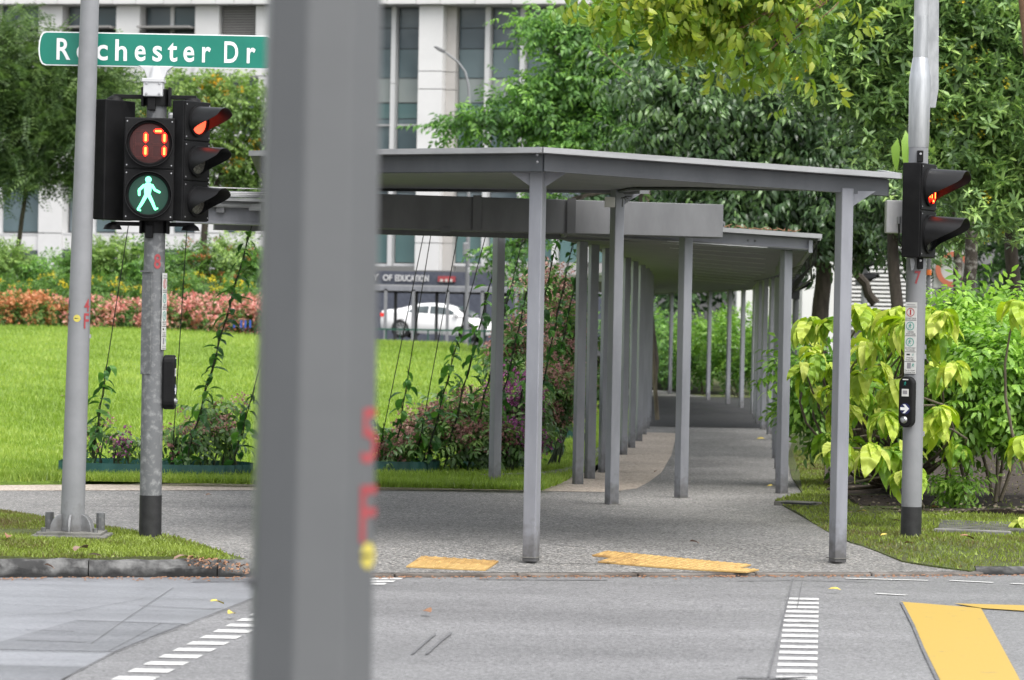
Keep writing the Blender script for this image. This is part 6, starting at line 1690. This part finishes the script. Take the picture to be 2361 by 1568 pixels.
def in_poly(poly, n):
    xs_ = [p.x for p in poly]; ys_ = [p.y for p in poly]; out = []
    while len(out) < n:
        X = rng.uniform(min(xs_), max(xs_), 20000); Y = rng.uniform(min(ys_), max(ys_), 20000); ins_ = np.zeros(20000, bool); j = len(poly) - 1
        for i in range(len(poly)):
            c = ((ys_[i] > Y) != (ys_[j] > Y)) & (X < (xs_[j] - xs_[i]) * (Y - ys_[i]) / (ys_[j] - ys_[i] + 1e-12) + xs_[i]); ins_ ^= c; j = i
        ins_ &= np.abs(X) < Y / FPX * 1300
        out += list(zip(X[ins_], Y[ins_]))
    return out[:n]
pl_ = in_poly(VERGE_L[:7] + [VERGE_L[7], VERGE_L[8]], 30000)
pl_ = [p for p in pl_ if not (p[0] > -2.35 and random.random() < smooth((p[0] + 2.35) / .35))]
blades(0, [(x, y, vl_z(x, y)) for x, y in pl_], (.012, .034), (.005, .010), LM['grass2'], 'verge_grass', 'mown mossy grass of the left verge')
nearR = [v for v in VERGE_R if v.y < 70]
pr_ = in_poly([Vector((p.x, p.y, 0)) for p in right[::-1]] + [Vector((3.4, 38, 0)), Vector((4.0, 46, 0)), Vector((9, 46, 0)), Vector((9, ky(9) + .2, 0)), kl(xr + .3, .2)], 60000)
bx = in_poly(bed, 10)
def inside(poly, x, y):
    c = False; j = len(poly) - 1
    for i in range(len(poly)):
        if (poly[i].y > y) != (poly[j].y > y) and x < (poly[j].x - poly[i].x) * (y - poly[i].y) / (poly[j].y - poly[i].y) + poly[i].x: c = not c
        j = i
    return c
pr_ = [(x, y) for x, y in pr_ if not (inside(bed, x, y) and random.random() < .97)]
blades(0, [(x, y, vr_z(x, y)) for x, y in pr_], (.014, .038), (.005, .010), LM['grass2'], 'verge_grass', 'mown grass of the right verge')
ed = []
for a, b in zip(left_far[:-1], left_far[1:]):
    for _ in range(int((b - a).length * 420)):
        p = a.lerp(b, random.random()); ed.append((p.x, p.y + random.uniform(-.02, .35), lawn_z(p.x, p.y)))
ed = [e for e in ed if abs(e[0]) < e[1] / FPX * 1300]
blades(0, ed, (.05, .13), (.005, .01), LM['grass'], 'edge_grass', 'longer grass along the lawn rim')

# ---- fallen leaves and scraps, each a thing
fm_ = big_leaf(.11, .5, .2, 5)
def fallen(vx, vy, z, s, mat, label, rz=None):
    s *= .95
    p = G(vx, vy, z)
    if 'lawn' in label:
        for _ in range(6): p = G(vx, vy, lawn_z(p.x, p.y) + .05)
    o = thing('fallen_leaf', p, label, 'leaf', 'fallen leaves')
    me = fm_.copy(); me.materials.append(mt[mat]); c = link('blade', me, o)
    c.rotation_euler = (random.uniform(-.5, .5), random.uniform(-.3, .1), random.uniform(0, 6.28) if rz is None else rz); c.scale = (s, s, s); c.location = (0, 0, .02)
    return o
rz_ = ROADZ + .012
for a in ((200, 1270, .05, 2.1, 'dryleaf2', 'large pinkish dry leaf on the left verge below the lamp pole'), (232, 1288, .05, .9, 'dryleaf2', 'small pale dry leaf on the left verge'), (20, 1240, .05, 1.3, 'dryleaf', 'curled brown leaf at the left edge of the verge'),
          (400, 1297, .04, 1.1, 'dryleaf2', 'pink dry leaf by the kerb below the signal pole'), (125, 1318, -.02, .9, 'dryleaf', 'brown leaf lying on the left kerb'), (515, 1400, rz_, 1.2, 'yleaf', 'yellow leaf on the damp road edge'), (540, 1422, rz_, 1.1, 'yleaf', 'yellow leaf just above the crossing dashes'),
          (993, 1419, rz_, 1.2, 'dryleaf', 'single brown leaf in the middle of the road'), (1612, 1259, .0, 1.1, 'dryleaf2', 'pale curled leaf on the grey paving'), (1768, 1126, .0, .8, 'yleaf', 'orange-yellow leaf on the walkway near the right post'), (1910, 1365, rz_, .9, 'yleaf', 'yellow twig-like leaf on the road near the right crossing line'),
          (2245, 1250, .05, 1.5, 'dryleaf', 'folded brown leaf on the right verge'), (1270, 1076, .03, 1.6, 'dryleaf', 'big brown leaf on the grass behind the front post'), (1745, 1015, .0, 1.2, 'yleaf', 'small yellow leaf under the walkway roof'), (1510, 1092, .0, .8, 'dryleaf', 'dark leaf on the pale strip of the walkway'),
          (1975, 1185, .08, 1.0, 'yleaf', 'yellow leaf on the mulch by the right front post'), (2150, 1175, .1, 1.0, 'dryleaf', 'orange-brown leaf on the mulch right of the signal pole'), (2085, 1258, .05, .9, 'dryleaf', 'dark leaf at the foot of the right signal pole'), (488, 1145, .01, .7, 'dryleaf', 'dark leaf on the pavement left of the blurred post'), (2060, 1205, .06, .8, 'dryleaf2', 'pale scrap of leaf on the grass left of the signal pole base'), (560, 985, .2, 1.0, 'dryleaf2', 'pale dry leaf lying on the lawn left of the blurred post'), (150, 918, .45, 1.0, 'dryleaf2', 'pale scrap on the lawn beside the lamp pole'), (940, 905, .45, 1.1, 'dryleaf', 'brown leaf on the lawn under the cables'), (2030, 1240, .05, .6, 'yleaf', 'tiny yellow leaf on the grass by the pavement edge')):
    fallen(*a)
lt = MB()
for _ in range(220):
    x = random.uniform(430, 575); y = random.uniform(1290, 1312) - (575 - x) * .03
    p = G(x, y, .0); p.z = vl_z(p.x, p.y) + .008; d = Vector((random.uniform(-1, 1), random.uniform(-1, 1), .4)) * .018; e_ = Vector((-d.y, d.x, .01)) * .5
    lt.add([p, p + d + e_, p + d * 1.6, p + d - e_], [(0, 1, 2, 3)])
o = lt.build('leaf_litter', mt['dryleaf']); tag(o, 'scatter of small reddish leaf litter at the end of the left verge', 'leaf litter', kind='stuff')
lt = MB()
for _ in range(500):
    x = random.uniform(1900, 2400); y = random.uniform(1090, 1192)
    p = G(x, y, .08); p.z = vr_z(p.x, p.y) + .075; d = Vector((random.uniform(-1, 1), random.uniform(-1, 1), random.uniform(0, .4))) * .03; e_ = Vector((-d.y, d.x, .01)) * .45
    lt.add([p, p + d + e_, p + d * 1.6, p + d - e_], [(0, 1, 2, 3)])
tag(lt.build('mulch_chips', mt['bark2']), 'scattered mulch chips on the dark bed', 'mulch', kind='stuff')
